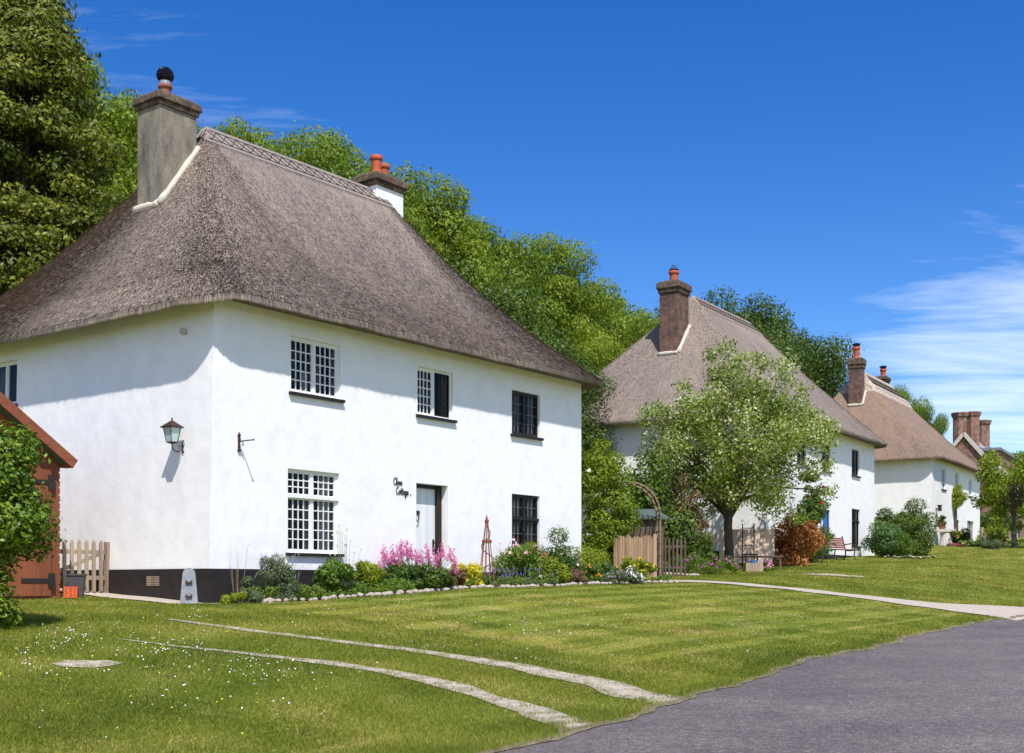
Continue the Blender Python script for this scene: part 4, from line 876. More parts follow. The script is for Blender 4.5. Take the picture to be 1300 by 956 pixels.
ht = [
 (272, 49, 152, 1, .62, 'light green tree showing just right of the grey chimney, above the ridge'),
 (-35, 46, 20, 2, 1.0, 'dark leafy tree behind the layered tree at the far left edge'), # px, depth, top y, variant, width, label
 (92, 43, 60, 1, .8, 'bright yellow green tree between the dark layered tree and the chimney'),
 (205, 50, 165, 2, .7, 'dark leafy tree hidden mostly behind the grey chimney'),
 (305, 52, 156, 0, .7, 'green tree above the ridge, second to the right of the grey chimney'),
 (378, 54, 160, 1, .7, 'light green tree between the two chimneys, left of the middle'),
 (432, 50, 172, 0, .7, 'green tree directly left of the white chimney'),
 (545, 54, 218, 1, .8, 'loose topped light green tree right of the white chimney'),
 (612, 57, 262, 0, .8, 'second green tree right of the white chimney'),
 (668, 59, 300, 1, .8, 'yellow green tree above the right end of the near roof'),
 (722, 63, 345, 0, .8, 'mid green tree above the hip of the near roof'),
 (775, 68, 368, 1, .8, 'light green tree left of the brick chimney, second from it'),
 (812, 76, 388, 0, .7, 'small green tree touching the brick chimney on its left'),
 (650, 50, 395, 2, 1.0, 'low dark tree just over the near roof slope'),
 (735, 55, 430, 1, 1.0, 'low bright tree in the gap between the two roofs'),
 (560, 47, 320, 2, 1.0, 'dark low tree behind the right hip of the near roof'),
 (900, 76, 346, 2, .85, 'dark green tree behind the middle cottage ridge, left half'),
 (950, 80, 352, 2, .85, 'dark green tree behind the middle cottage ridge, right half'),
 (1015, 96, 450, 2, .7, 'small dark tree lower on the right of the middle ridge'),
 (1130, 105, 482, 0, .7, 'green tree peeping over the farthest thatched ridge'),
 (1168, 108, 508, 0, .6, 'green treetop on the right slope of the farthest roof'),
 (1275, 130, 566, 0, 1.0, 'distant green tree behind the brick building'),
 (1330, 125, 560, 2, 1.2, 'distant dark tree at the right edge'),
 (162, 50, 104, 0, .55, 'green tree just left of the grey chimney, behind the yellow green one'),
]
for i, t in enumerate(ht): hill_tree(*t, i*1.37)
# understorey of the wooded hill
ucl = []
rg = random.Random(5)
for i in range(240):
    a_ = rg.uniform(-12, 80); b_ = rg.uniform(-27, -17.5); x, y = xy(a_, b_); ucl.append((x, y, gz(x, y)+rg.uniform(.3, 3.5), rg.uniform(1.2, 2.4)))
V, F, r = clump_leaves(ucl, 90000, .3, 8); setp(link('undergrowth', fast('undergrowth', V, F, r), L['beech']), 'tangled green undergrowth on the wooded slope', 'undergrowth', kind='stuff')
# dark layered tree on the left
def layered_tree():
    Y = 36; x0 = X(20, Y); g0 = gz(x0, Y); o = empty('layered_tree', (x0, Y, g0), 0, 'tall dark tree with drooping layered sprays, at the upper left', 'tree')
    rg = random.Random(4); cl = []
    Ht = Zp(-40, Y)-g0
    for i in range(380):
        t = rg.random()**.8; zz = Ht*(.12+.88*t); rad = 5.0*(1-t**2.2)+.5; th = rg.uniform(0, 6.283); q = rad*(.25+.8*rg.random()**.7)
        cl.append((math.cos(th)*q*.8, math.sin(th)*q*.8, zz-.25*q, .55+.35*rg.random()))
    foliage('crown', cl, 150000, .16, L['yew'], o, 4, zs=.38, droop=.5, aspect=.5, rand=.6)
    limbs(0, 0, 0, .35, Ht*.95, cl, 50, 4).build('trunk', M['bark'], o)
layered_tree()
# silvery leaved tree in front of the middle cottage
def silver_tree():
    Y = 41.5; x0 = X(925, Y); g0 = gz(x0, Y); o = empty('silver_leaved_tree', (x0, Y, g0), 0, 'round crowned tree with silvery pale leaves in front of the middle cottage', 'tree')
    cz = Zp(560, Y)-g0; cl = crown(X(936, Y)-x0, 0, cz-.05, 3.05, 3.0, 2.6, 120, .52, 21, low=-.85, jit=.45, inner=.35)
    cl += [(X(px, Y)-x0, rg.uniform(-1, 1), Zp(py, Y)-g0, .35) for px, py in ((925, 440), (935, 462), (910, 470), (990, 470), (870, 490), (845, 520), (822, 560), (1040, 560), (1050, 590), (1035, 530), (900, 455), (955, 455), (1010, 500), (820, 530), (830, 620), (1045, 625), (975, 455), (835, 585), (845, 600))]
    foliage('crown', cl, 46000, .115, L['whitebeam'], o, 21, zs=.95, shell=.2, rand=1.3, up=.1)
    V, F = [], []
    mb = MB(); mb.tube([(0, 0, -.3), (.02, 0, .6), (-.02, 0, 1.4), (.0, 0, 2.0)], [.22, .15, .14, .15], 10)
    rr = random.Random(3)
    for c in rr.sample(cl, 46):
        e = Vector(c[:3]); s = Vector((0, 0, rr.uniform(1.5, 2.6))); m = s.lerp(e, .5)+Vector((0, 0, .35)); mb.tube([s, s.lerp(m, .5), m, e], [.085, .06, .04, .01], 5)
    mb.build('trunk', M['bark'], o, smooth=True)
silver_tree()
# small tree at the right edge
def right_tree():
    Y = 66; x0 = X(1288, Y); g0 = gz(x0, Y); o = empty('street_tree', (x0, Y, g0), 0, 'bushy green street tree at the right edge before the brick building', 'tree')
    cl = crown(.3, 0, Zp(625, Y)-g0, 2.2, 2.2, 2.7, 60, .5, 31, low=-.8, jit=.5, inner=.35)
    foliage('crown', cl, 14000, .17, L['lime'], o, 31, zs=.9, shell=.2, rand=1.2)
    limbs(0, 0, 0, .13, 4.2, cl, 26, 31).build('trunk', M['bark'], o)
right_tree()

# ------------------------------------------------------------------ shrubs and garden plants
def shrub(name, px, Y, ytop, wpx, leaf, n, size, label, cat='shrub', group=None, k=14, seed=1, ybase=None, b=None, depth=.8, cl=None, flowers=(), low=-.95, **kw):
    x0 = X(px, Y); g0 = gz(x0, Y); h = max(.15, Zp(ytop, Y)-g0)*1.12; w = wpx/F_PX*Y/2*1.15
    o = empty(name, (x0, Y, g0), 0, label, cat, group)
    rc = min(w, h)*.4
    cl = [(c[0], c[1], max(c[2], rc*.35), c[3]*.85) for c in crown(0, 0, h*.42, max(.05, w-rc*.55), max(.05, (w-rc*.6)*depth), h*.56-rc*.45, k, rc, seed+50, low=low, jit=.3, inner=.25)]
    foliage('foliage', cl, n, size, L[leaf], o, seed, **kw)
    st = MB(); rr = random.Random(seed)
    for c in cl[:8]: st.tube([(rr.uniform(-.05, .05), rr.uniform(-.05, .05), -.05), (c[0]*.5, c[1]*.5, c[2]*.5), c[:3]], [.014, .01, .005], 4)
    st.build('stem', M['bark'], o)
    for (fm_, fn, fs) in flowers: blossoms('flowers', cl, fn, fs, M[fm_], o, seed+9)
    return o, cl
def bedY(px, b):     # depth of a point b metres in front of the near cottage wall
    k_ = (px-PX0)/F_PX; cx, cy = C1[0]+N1[0]*b, C1[1]+N1[1]*b; t = (k_*cy-cx)/(U1[0]-k_*U1[1]); return cy+t*U1[1]
def spikes(o, n, rad, h0, h1, mat, seed, wid=.004, tipm=None, tipl=.05, lean=.2, tipr=.012, name='flower_stem'):
    rr = random.Random(seed); mb = MB(); tb = MB()
    for _ in range(n):
        t = rr.uniform(0, 6.283); q = rad*math.sqrt(rr.random()); x, y = q*math.cos(t), q*math.sin(t); h = rr.uniform(h0, h1); lx, ly = x*lean+rr.uniform(-.04, .04), y*lean+rr.uniform(-.04, .04)
        mb.tube([(x, y, 0), (x+lx*.4, y+ly*.4, h*.5), (x+lx, y+ly, h)], [wid, wid*.8, wid*.5], 3)
        if tipm: tb.tube([(x+lx, y+ly, h-tipl*.3), (x+lx*1.03, y+ly*1.03, h+tipl*.3), (x+lx*1.1, y+ly*1.1, h+tipl)], [tipr*.5, tipr*.75, tipr*.2], 5)
    s = mb.build(name, mat, o); s['kind'] = 'stuff'
    if tipm: s = tb.build('flower_heads', tipm, o); s['kind'] = 'stuff'
# left leafy bush before the garage
bx_, by_ = at(-18, 797); o = empty('leafy_bush', (bx_, by_, gz(bx_, by_)), 0, 'tall glossy leafy bush in front of the brown garage, at the left edge', 'bush')
cl = crown(-.22, 0, 1.75, .74, .62, .9, 60, .28, 41, low=-.9, jit=.3, inner=.45)+[(-.45, 0, .25, .38), (0, -.1, .22, .3), (.2, 0, .2, .24), (-.2, 0, .5, .35), (-.6, 0, .8, .4), (0, 0, .85, .32), (.15, 0, 1.2, .3), (.08, -.1, .55, .28), (.35, 0, 2.0, .26), (.42, 0, 1.75, .26), (.3, -.1, 1.4, .24), (-.5, 0, 2.35, .3), (0, 0, 2.4, .26)]
foliage('foliage', cl, 36000, .08, L['ivy'], o, 41, zs=1, shell=.5, rand=.9, droop=.15, aspect=.5)
limbs(0, 0, 0, .06, 2.0, cl, 30, 3).build('stem', M['bark'], o); o.scale = (1, 1, .9)
# bed in front of the near cottage
BED_COVER()
o, cl = shrub('lavender_bush', 352, bedY(352, .75), 706, 46, 'grey', 7000, .07, 'grey green lavender bush with pale spikes below the lower left window', k=20, seed=1, aspect=.2, up=.8)
spikes(o, 60, .3, .4, .85, M['grey'] if 0 else M['stem'], 3, .002, M['mauve'], .05, .5, .008)
shrub('herb_clump', 314, bedY(314, .8), 733, 30, 'grey', 2500, .05, 'low reddish green herb clump near the cottage corner', 'plant', k=10, seed=2, aspect=.3, up=.8)
shrub('ground_cover', 300, bedY(300, .95), 752, 40, 'chart', 1800, .035, 'bright low ground cover by the stones near the corner', 'plant', k=10, seed=3)
o = empty('seed_head_stalks', (X(302, bedY(302, .4)), bedY(302, .4), gz(X(302, bedY(302, .4)), bedY(302, .4))), 0, 'thin dry stalks with white seed heads near the corner', 'plant'); spikes(o, 9, .1, .6, 1.12, M['drystem'], 4, .0028, M['cream'], .03, 1.2, .011)
shrub('green_perennial', 425, bedY(425, .8), 716, 50, 'rose', 4500, .075, 'fresh green leafy perennial right of the lower left window', 'plant', k=16, seed=5)
shrub('strappy_leaved_plant', 468, bedY(468, .7), 713, 46, 'chart', 2600, .2, 'upright strappy yellow green leaves left of the pink valerian', 'plant', k=12, seed=6, aspect=.12, up=0)
o = empty('yellow_scabious', (X(438, bedY(438, .5)), bedY(438, .5), gz(X(438, bedY(438, .5)), bedY(438, .5))), 0, 'tall wiry plant with small yellow blooms beside the lower left window', 'plant'); spikes(o, 24, .14, .6, 1.4, M['stem'], 6, .004, M['cream'], .03, 1.3, .022)
# pink valerian
Yv = bedY(528, .75); o = empty('pink_valerian', (X(528, Yv), Yv, gz(X(528, Yv), Yv)), 0, 'tall pink valerian in full bloom before the white front door', 'flowering plant')
cl = crown(.0, 0, .3, .62, .3, .26, 26, .16, 61, low=-.8)
foliage('foliage', cl, 7500, .065, L['deep'], o, 61)
fl = []; rr = random.Random(8); mb = MB()
for i in range(44):
    x = rr.uniform(-.74, .72); y = rr.uniform(-.25, .25); h = rr.uniform(.62, 1.02)*(1-.28*abs(x+.05)); lean = x*.18+(.0 if x < .5 else .15)
    mb.tube([(x*.6, y, .2), (x, y, h*.75), (x+lean*.5, y, h)], [.006, .005, .003], 4)
    for j in range(6): fl.append((x+lean*.5+rr.uniform(-.03, .03), y, h-.12+j*.05, .052-.006*j))
mb.build('stem', M['stem'], o)
bl = foliage('flower_heads', fl, 9500, .028, M['pink'], o, 9, shell=.1, rand=1.5); bl['kind'] = 'stuff'
shrub('wine_red_shrub', 574, bedY(574, .7), 724, 34, 'brown', 3000, .06, 'dark wine brown shrub between pink and yellow flowers', k=12, seed=7)
shrub('dark_green_shrub', 560, bedY(560, .9), 728, 40, 'deep', 3000, .06, 'dark green low shrub under the pink valerian', k=12, seed=77)
shrub('golden_shrub', 598, bedY(598, .8), 716, 50, 'gold', 4800, .06, 'bright golden yellow shrub left of the obelisk', k=14, seed=8)
for i, (px, b_, yt, w_) in enumerate(((625, .95, 736, 44), (662, .95, 733, 46), (690, 1.0, 735, 36))):
    o, cl = shrub('lavender_bush', px, bedY(px, b_), yt, w_, 'grey', 2800, .05, ['low lavender with violet spikes under the wicker obelisk', 'low lavender with violet spikes under the pink roses', 'low lavender with violet spikes, right of two others'][i], k=12, seed=9+i, aspect=.25, up=.8, group='low lavenders along the stone edging')
    spikes(o, 26, w_/F_PX*13, .2, .42, M['stem'], 12+i, .003, M['purple'], .05, .4, .014)
# wicker obelisk
Yo = bedY(618, .6); xo = X(618, Yo); o = empty('wicker_obelisk', (xo, Yo, gz(xo, Yo)), .3, 'tall brown wicker obelisk plant support between the door and the dark window', 'plant support')
mb = MB(); Ho = Zp(654, Yo)-gz(xo, Yo); r0 = .2
for k in range(9): t = k*2*math.pi/9; mb.tube([(r0*math.cos(t), r0*math.sin(t), -.05), (.016*math.cos(t), .016*math.sin(t), Ho-.06), (-.01*math.cos(t), -.01*math.sin(t), Ho)], [.009, .008, .006], 5)
mb.build('rods', M['barge'], o)
mb = MB()
for s in range(3): mb.tube([((r0*(1-h)+.016)*1.05*math.cos(h*17+s*.1), (r0*(1-h)+.016)*1.05*math.sin(h*17+s*.1), h*Ho+.05+s*.014) for h in np.linspace(0.02, .82, 60)], .009, 5)
for hh in (.62, .9):
    for s in range(4): rq = (r0*(1-hh)+.016)*1.1; mb.tube([(rq*math.cos(t), rq*math.sin(t), Ho*hh+s*.017) for t in np.linspace(0, 6.3, 16)], .01, 5)
mb.build('woven_band', M['barge'], o)
shrub('rose_bush', 664, bedY(664, .6), 690, 62, 'rose', 6500, .06, 'green rose bush with pink blooms below the dark lower window', k=22, seed=14, flowers=[('palepink', 16, .08), ('pink', 5, .06)])
shrub('red_tipped_rose', 683, bedY(683, .35), 672, 30, 'copper', 700, .055, 'red tipped rose shoots rising against the dark lower window', k=9, seed=15, flowers=[('palepink', 6, .08)])
Yp = bedY(648, .5); o = empty('mixed_blooms', (X(648, Yp), Yp, gz(X(648, Yp), Yp)), 0, 'pale cream and pink blooms on tall stems right of the obelisk', 'flowering plant'); spikes(o, 16, .22, .75, 1.05, M['stem'], 21, .004, M['palepink'], .05, .3, .03)
shrub('green_shrub', 712, bedY(712, .55), 682, 56, 'deep', 6500, .055, 'dark green shrub with small pink flowers at the right end of the wall', k=20, seed=16, flowers=[('palepink', 9, .06)])
shrub('bright_euphorbia', 700, bedY(700, 1.0), 714, 42, 'chart', 3600, .06, 'fresh lime green euphorbia in front of the dark shrub', k=14, seed=17)
shrub('domed_shrub', 757, bedY(757, .5), 692, 52, 'chart', 7000, .045, 'rounded yellow green shrub just past the cottage corner', k=22, seed=18)
shrub('brown_heather', 731, bedY(731, 1.25), 724, 28, 'brown', 2400, .04, 'small russet brown heather by the edging stones', k=12, seed=19)
shrub('orange_poppy_plant', 752, bedY(752, 1.0), 712, 32, 'rose', 2400, .05, 'green plant with orange flowers beside the russet heather', 'plant', k=12, seed=20, flowers=[('orange', 9, .06)])
shrub('blue_green_shrub', 775, bedY(775, .9), 714, 26, 'bluegreen', 2200, .045, 'blue green shrub between the domed shrub and white flowers', k=10, seed=21)
o, cl = shrub('sage_mound', 781, bedY(781, 1.5), 724, 34, 'grey', 2600, .045, 'grey purple sage mound beside the white flowers', k=12, seed=22, flowers=[('mauve', 60, .03)])
shrub('white_flowers', 803, bedY(803, 1.5), 722, 26, 'grey', 1600, .045, 'cluster of white flowers near the paling fence', 'flowers', k=12, seed=23, flowers=[('whitefl', 110, .045)])
shrub('yellow_green_shrub', 795, bedY(795, .9), 708, 30, 'chart', 2400, .05, 'yellow green shrub behind the white flowers', k=12, seed=24, flowers=[('yellow', 30, .04)])
shrub('yellow_flowered_shrub', 817, bedY(817, 1.0), 709, 28, 'chart', 2400, .05, 'yellow flowered shrub against the paling fence', k=12, seed=25, flowers=[('yellow', 60, .04)])
# edging stones, each one
rg = random.Random(12); smesh = []
for s in range(5):
    bm = bmesh.new(); bmesh.ops.create_icosphere(bm, subdivisions=2, radius=1)
    for v_ in bm.verts: v_.co *= 1+.28*mnoise.noise(v_.co*1.6+Vector((s*7, 0, 0))); v_.co.z *= .72
    me = bpy.data.meshes.new('stone'); bm.to_mesh(me); bm.free(); me.materials.append(M['stone']); smesh.append(me)
a_ = .25; i = 0
while a_ < 13.9:
    b_ = bed_edge(a_)+rg.uniform(-.06, .06); x, y = xy(a_, b_); s = rg.uniform(.04, .08); o = bpy.data.objects.new('edging_stone', smesh[i % 5]); COL.objects.link(o)
    o.location = (x, y, gz(x, y)+s*.35); o.scale = (s*rg.uniform(.9, 1.5), s*rg.uniform(.8, 1.2), s); o.rotation_euler = (0, 0, rg.uniform(0, 6)); setp(o, 'pale rough stone in the row edging the cottage flower bed', 'stone', 'stones edging the flower bed'); a_ += s*rg.uniform(1.7, 2.6)+.02; i += 1

# ---------- gap between the cottages
rose_Y = 33.5
o, cl = shrub('white_rose_bush', 768, 34.5, 566, 70, 'lime', 20000, .085, 'large leafy climbing rose with a few white blooms, right of the near cottage', k=56, seed=26, flowers=[('whitefl', 16, .12)], low=-.8)
shrub('tall_hedge', 815, 40, 596, 130, 'deep', 12000, .13, 'dark green shrubs behind the shed and rustic arch', k=30, seed=27, low=-.8)
shrub('arch_climber', 868, 40, 618, 62, 'brown', 5000, .08, 'twiggy climber covering the right side of the rustic arch', k=26, seed=28, low=-.9, flowers=[('red', 8, .1)])
# small shed
Ys = 36; xs = X(812, Ys); o = empty('garden_shed', (xs, Ys, gz(xs, Ys)), R(8), 'small dark wooden shed with green felt roof behind the paling fence', 'shed')
hs_ = Zp(660, Ys)-gz(xs, Ys); b = MB(); b.box(-.78, .72, 0, 1.3, -.3, hs_); b.build('wall', M['shed'], o)
b = MB(); b.add([(-.9, -.15, hs_+.02), (.85, -.15, hs_+.02), (.85, 1.45, hs_+.35), (-.9, 1.45, hs_+.35), (-.9, -.15, hs_+.08), (.85, -.15, hs_+.08), (.85, 1.45, hs_+.41), (-.9, 1.45, hs_+.41)], [(0, 3, 2, 1), (4, 5, 6, 7), (0, 1, 5, 4), (1, 2, 6, 5), (2, 3, 7, 6), (3, 0, 4, 7)]); b.build('roof', M['felt'], o)
# paling fence
Yf = 34; fx0, fx1 = X(779, Yf), X(829, Yf); fc = (X(779, Yf), Yf); o = empty('paling_fence', (*fc, gz(*fc)), 0, 'split chestnut paling fence panel between garden and shed', 'fence')
rr = random.Random(2); w_ = fx1-fx0; n = 22
for k in range(n):
    x = w_*k/n; b = MB(); h = Zp(683, Yf)-gz(*fc)+rr.uniform(-.04, .06); ww = w_/n*.86; b.box(x, x+ww, -.02+rr.uniform(-.01, .01), .0, -.25, h); b.add([(x, -.02, h), (x+ww, -.02, h), (x+ww, 0, h), (x, 0, h), (x+ww/2, -.01, h+.05)], [(0, 1, 4), (1, 2, 4), (2, 3, 4), (3, 0, 4)]); b.build('paling', M['paling'], o)
b = MB(); b.box(0, w_, .002, .04, .25, .32); b.box(0, w_, .002, .04, .8, .87); b.build('rail', M['paling'], o)
b = MB(); b.box(w_, w_+.1, -.06, .04, -.2, Zp(678, Yf)-gz(*fc)); b.build('fence_post', M['paling'], o)
# side panel of palings beyond the gate
fp = (X(846, 35.5), 35.5); o = empty('paling_gate', (*fp, gz(*fp)), R(12), 'dark open paling gate right of the fence panel', 'gate')
for k in range(8):
    x = -.3+k*.12; b = MB(); b.box(x, x+.05, -.02, .0, -.05, 1.1+rr.uniform(-.05, .05)); b.build('paling', M['shed'], o)
b = MB(); b.box(-.3, .62, .002, .04, .25, .31); b.box(-.3, .62, .002, .04, .85, .91); b.build('rail', M['shed'], o)
# rustic arch: two hoops joined by rungs
Ya = 35; xa = X(838, Ya); o = empty('rustic_arch', (xa, Ya, gz(xa, Ya)), 0, 'rustic pole garden arch rising over the gate', 'arch')
ha = Zp(612, Ya)-gz(xa, Ya); hoops = []
for dy in (0, .8):
    P = [(0, dy, -.1), (.0, dy, ha*.45), (-.0, dy, ha*.66)]+[(-.9+.9*math.cos(t), dy, ha*.66+(ha*.34)*math.sin(t)) for t in np.linspace(.15, 3.0, 14)]+[(-1.8, dy, ha*.45), (-1.8, dy, -.1)]
    b = MB(); b.tube(P, .032, 7); b.build('hoop', M['rustic'], o); hoops.append(P)
for k in range(2, len(hoops[0])-2):
    b = MB(); p, q_ = Vector(hoops[0][k]), Vector(hoops[1][k]); d = (q_-p)*.18; b.tube([p-d, q_+d], .018, 5); b.build('rung', M['rustic'], o)
for k in range(5):
    b = MB(); zz = .3+k*.35; b.tube([(0, -.05, zz), (0, .85, zz)], .02, 5); b.build('rung', M['rustic'], o)
# tilted canvas canopy seat
Yc = 41; xc = X(884, Yc); o = empty('garden_swing_seat', (xc, Yc, gz(xc, Yc)), R(20), 'garden swing seat with faded pink canopy behind the dark hedge', 'garden seat')
b = MB(); zc = Zp(640, Yc)-gz(xc, Yc); b.add([(-.35, -.5, zc), (-.35, .6, zc), (.25, .6, zc-.75), (.25, -.5, zc-.75), (-.35, -.5, zc-.06), (-.35, .6, zc-.06), (.2, .6, zc-.8), (.2, -.5, zc-.8)], [(0, 1, 2, 3), (7, 6, 5, 4), (0, 3, 7, 4), (1, 5, 6, 2), (0, 4, 5, 1), (3, 2, 6, 7)]); b.build('canopy', M['canvas'], o)
b = MB()
for sy in (-.5, .6): b.tube([(-.3, sy, zc-.05), (.2, sy, 0)], .025, 6); b.tube([(-.3, sy, zc-.05), (-.8, sy, 0)], .025, 6)
b.build('seat_frame', M['iron'], o); b = MB(); b.box(-.65, -.1, -.45, .55, .42, .5); b.build('seat', M['canvas'], o)
# hedging and flowers before the silver tree
shrub('round_hedge', 884, 39.5, 683, 48, 'hedge', 6500, .07, 'small clipped dark round hedge left of the tree trunk', k=24, seed=31)
shrub('low_green_bush', 857, 37, 707, 30, 'deep', 2600, .06, 'low green bush at the edge of the gravel path', k=12, seed=32)
shrub('magenta_geranium', 892, 37.5, 706, 112, 'rose', 5200, .05, 'spreading geranium with magenta flowers under the tree', 'flowers', k=30, seed=33, flowers=[('magenta', 60, .07)], depth=.35)
for i in range(9):
    x = X(846+i*5, 36.4); o = bpy.data.objects.new('edging_stone', smesh[i % 5]); COL.objects.link(o); o.location = (x, 36.4+rg.uniform(-.1, .1), gz(x, 36.4)+.02); s = rg.uniform(.05, .08); o.scale = (s*1.4, s, s); o.rotation_euler = (0, 0, i); setp(o, 'small pale stone in the row edging the geranium bed', 'stone', 'stones edging the geranium bed')
# garden furniture under the tree
Yt = 41; tx = X(955, Yt); tz = gz(tx, Yt)
o = empty('garden_table', (tx, Yt, tz), R(5), 'dark garden table standing under the silvery tree', 'table')
tp = Zp(706, Yt)-tz
b = MB(); b.box(-.95, .95, -.4, .4, tp-.04, tp); b.build('table_top', M['shed'], o)
for sx in (-.85, .85):
    for sy in (-.33, .33): b = MB(); b.box(sx-.03, sx+.03, sy-.03, sy+.03, -.1, tp-.041); b.build('leg', M['shed'], o)
o = empty('ladder_back_chair', (X(950, 42), 42, gz(X(950, 42), 42)), R(5), 'tall backed dark iron garden chair behind the table', 'chair')
hc = Zp(665, 42)-gz(X(950, 42), 42)
b = MB(); b.tube([(-.2, 0, 0), (-.2, 0, hc)], .02, 6); b.tube([(.2, 0, 0), (.2, 0, hc)], .02, 6)
for k in (.5, .9): b.tube([(-.2, 0, hc*k), (.2, 0, hc*k)], .016, 6)
b.build('back_frame', M['iron'], o); b = MB(); b.box(-.23, .23, -.42, 0, .42, .46); b.build('seat', M['shed'], o)
for sx in (-.2, .2): b = MB(); b.tube([(sx, -.4, 0), (sx, -.4, .42)], .018, 6); b.build('leg', M['iron'], o)
o = empty('board_screen', (X(948, 43), 43, gz(X(948, 43), 43)), R(3), 'low pale pink board screen behind the garden table', 'screen')
b = MB(); b.box(-.95, .95, 0, .04, .1, Zp(672, 43)-gz(X(948, 43), 43)); b.build('boards', M['pinkboard'], o); b = MB(); b.box(-.97, -.9, -.02, 0, 0, 1.3); b.box(.9, .97, -.02, 0, 0, 1.3); b.build('posts', M['pinkboard'], o)
Yb_ = 39.5; o = empty('timber_trough', (X(956, Yb_), Yb_, gz(X(956, Yb_), Yb_)), R(5), 'round edged timber trough under the garden table', 'trough')
b = MB(); b.box(-.28, .28, -.18, .18, 0, .05)
b.box(-.28, .28, -.18, -.14, .05, .28); b.box(-.28, .28, .14, .18, .05, .28); b.box(-.28, -.24, -.14, .14, .05, .28); b.box(.24, .28, -.14, .14, .05, .28); b.build('trough_body', M['picket'], o)
o = empty('blue_bowl', (X(957, Yb_), Yb_, gz(X(957, Yb_), Yb_)+.05), 0, 'bright blue bowl sitting in the timber trough', 'bowl')
b = MB(); b.lathe(0, 0, [(.06, 0), (.12, .1), (.13, .3), (.11, .3), (.09, .1), (.02, .04)], 16); b.build('bowl_body', M['bluepl'], o)
shrub('pink_bedding', 977, 39.8, 712, 20, 'rose', 900, .05, 'small pink bedding flowers right of the trough', 'flowers', k=8, seed=36, flowers=[('pink', 30, .06)])
shrub('copper_shrub', 1008, 44, 652, 66, 'copper', 9500, .1, 'orange red leaved shrub beside the middle cottage wall', k=36, seed=34, low=-.8)
shrub('green_climber', 1028, 46.5, 600, 40, 'deep', 5000, .1, 'green climber on the front wall left of the blue door', k=24, seed=35, low=-.8, flowers=[('red', 5, .14)])
o, cl = shrub('red_climbing_rose', 1044, 47.6, 612, 34, 'deep', 1600, .1, 'climbing rose with deep red blooms over the blue door', k=12, seed=37, flowers=[('crimson', 14, .2)], low=-.5)
shrub('door_shrub', 1036, 46.5, 672, 40, 'rose', 3000, .08, 'green shrub between the copper shrub and the bench', k=14, seed=38)
# bench
Yn = 50; xn = X(1066, Yn); o = empty('garden_bench', (xn, Yn, gz(xn, Yn)), R(35), 'red brown slatted bench with curly green iron ends by the cottage', 'bench')
for i in range(5): b = MB(); b.box(-.62, .62, -.28+i*.1, -.2+i*.1, .42, .45); b.build('seat_slat', M['redwood'], o)
for i in range(5): b = MB(); b.box(-.62, .62, .22+i*.03, .25+i*.03, .5+i*.09, .57+i*.09); b.build('back_slat', M['redwood'], o)
for sx in (-.6, .6):
    b = MB(); b.tube([(sx, -.32, 0), (sx, -.24, .2), (sx, -.28, .41), (sx, 0, .4), (sx, .2, .41), (sx, .3, .7), (sx, .38, 1.0)], .03, 6); b.tube([(sx, .34, 0), (sx, .2, .2), (sx, .2, .41)], .03, 6); b.tube([(sx, .27, .65), (sx, -.1, .68), (sx, -.3, .62), (sx, -.34, .52), (sx, -.25, .5)], .024, 6); b.build('bench_end', M['greeniron'], o)
# bushes between the middle and farthest cottage
shrub('tall_dark_hedge', 1128, 62, 645, 44, 'hedge', 7000, .12, 'dark hedge in the gap beside the middle cottage', k=24, seed=41, low=-.9)
shrub('clipped_round_bush', 1158, 57, 642, 50, 'hedge', 20000, .085, 'tall clipped round topped bush before the farthest cottage', k=50, seed=42, low=-.95, shell=.75)
shrub('broad_leaved_bush', 1124, 54, 664, 52, 'bluegreen', 11000, .1, 'broad leaved green bush at the corner of the middle cottage', k=26, seed=43, low=-.9, droop=.3)
shrub('feathery_bush', 1148, 53.5, 676, 30, 'rose', 4500, .1, 'feathery light green plants between the two big bushes', k=20, seed=44, low=-.9, aspect=.2)
shrub('low_daisy_clump', 1150, 52.5, 706, 70, 'grey', 3000, .06, 'low flowering clump along the foot of the bushes', 'plant', k=24, seed=45, depth=.3, flowers=[('cream', 50, .05)])
# front of the farthest cottage
Yx = 72.5; xw = X(1213, Yx); o = empty('clipped_climber', (xw, Yx, gz(xw, Yx)), 0, 'round yellow green climber clipped above the far cottage door', 'climber')
zt_ = Zp(648, Yx)-gz(xw, Yx); zc_ = Zp(631, Yx)-gz(xw, Yx)
cl = crown(0, 0, zc_, .45, .4, .62, 24, .3, 46, low=-1, jit=.3, inner=.3); foliage('foliage', cl, 6000, .1, L['chart'], o, 46)
b = MB(); b.tube([(-.05, 0, -.1), (.05, .1, zt_*.5), (.0, 0, zt_+.3)], [.12, .09, .07], 7); b.build('trunk', M['bark'], o)
ox, oy = X(1201, 68.5), 68.5; o = empty('staddle_stone', (ox, oy, gz(ox, oy)), 0, 'pale staddle stone carrying a stone slab by the far cottage', 'stone')
b = MB(); b.lathe(0, 0, [(.42, -.1), (.4, 0), (.24, .75)], 14); b.build('pedestal', M['lime'], o, smooth=False); b = MB(); b.box(-.75, .45, -.3, .3, .752, .9); b.build('slab', M['lime'], o)
o, cl = shrub('potted_geranium', 1196, 68.4, 668, 18, 'deep', 1500, .09, 'potted leafy plant standing on the stone slab', 'potted plant', k=10, seed=47)
for c in o.children: c.location.z = .9
for c in o.children: c.scale.z = .62
b = MB(); b.lathe(0, 0, [(.16, .901), (.22, 1.25), (.24, 1.3), (.2, 1.3)], 12); b.build('pot', M['terraold'], o)
shrub('rose_border', 1217, 68.5, 672, 26, 'deep', 3000, .1, 'roses in pink and yellow beside the far cottage door', 'flowers', k=16, seed=48, flowers=[('pink', 8, .2), ('yellow', 9, .2)])
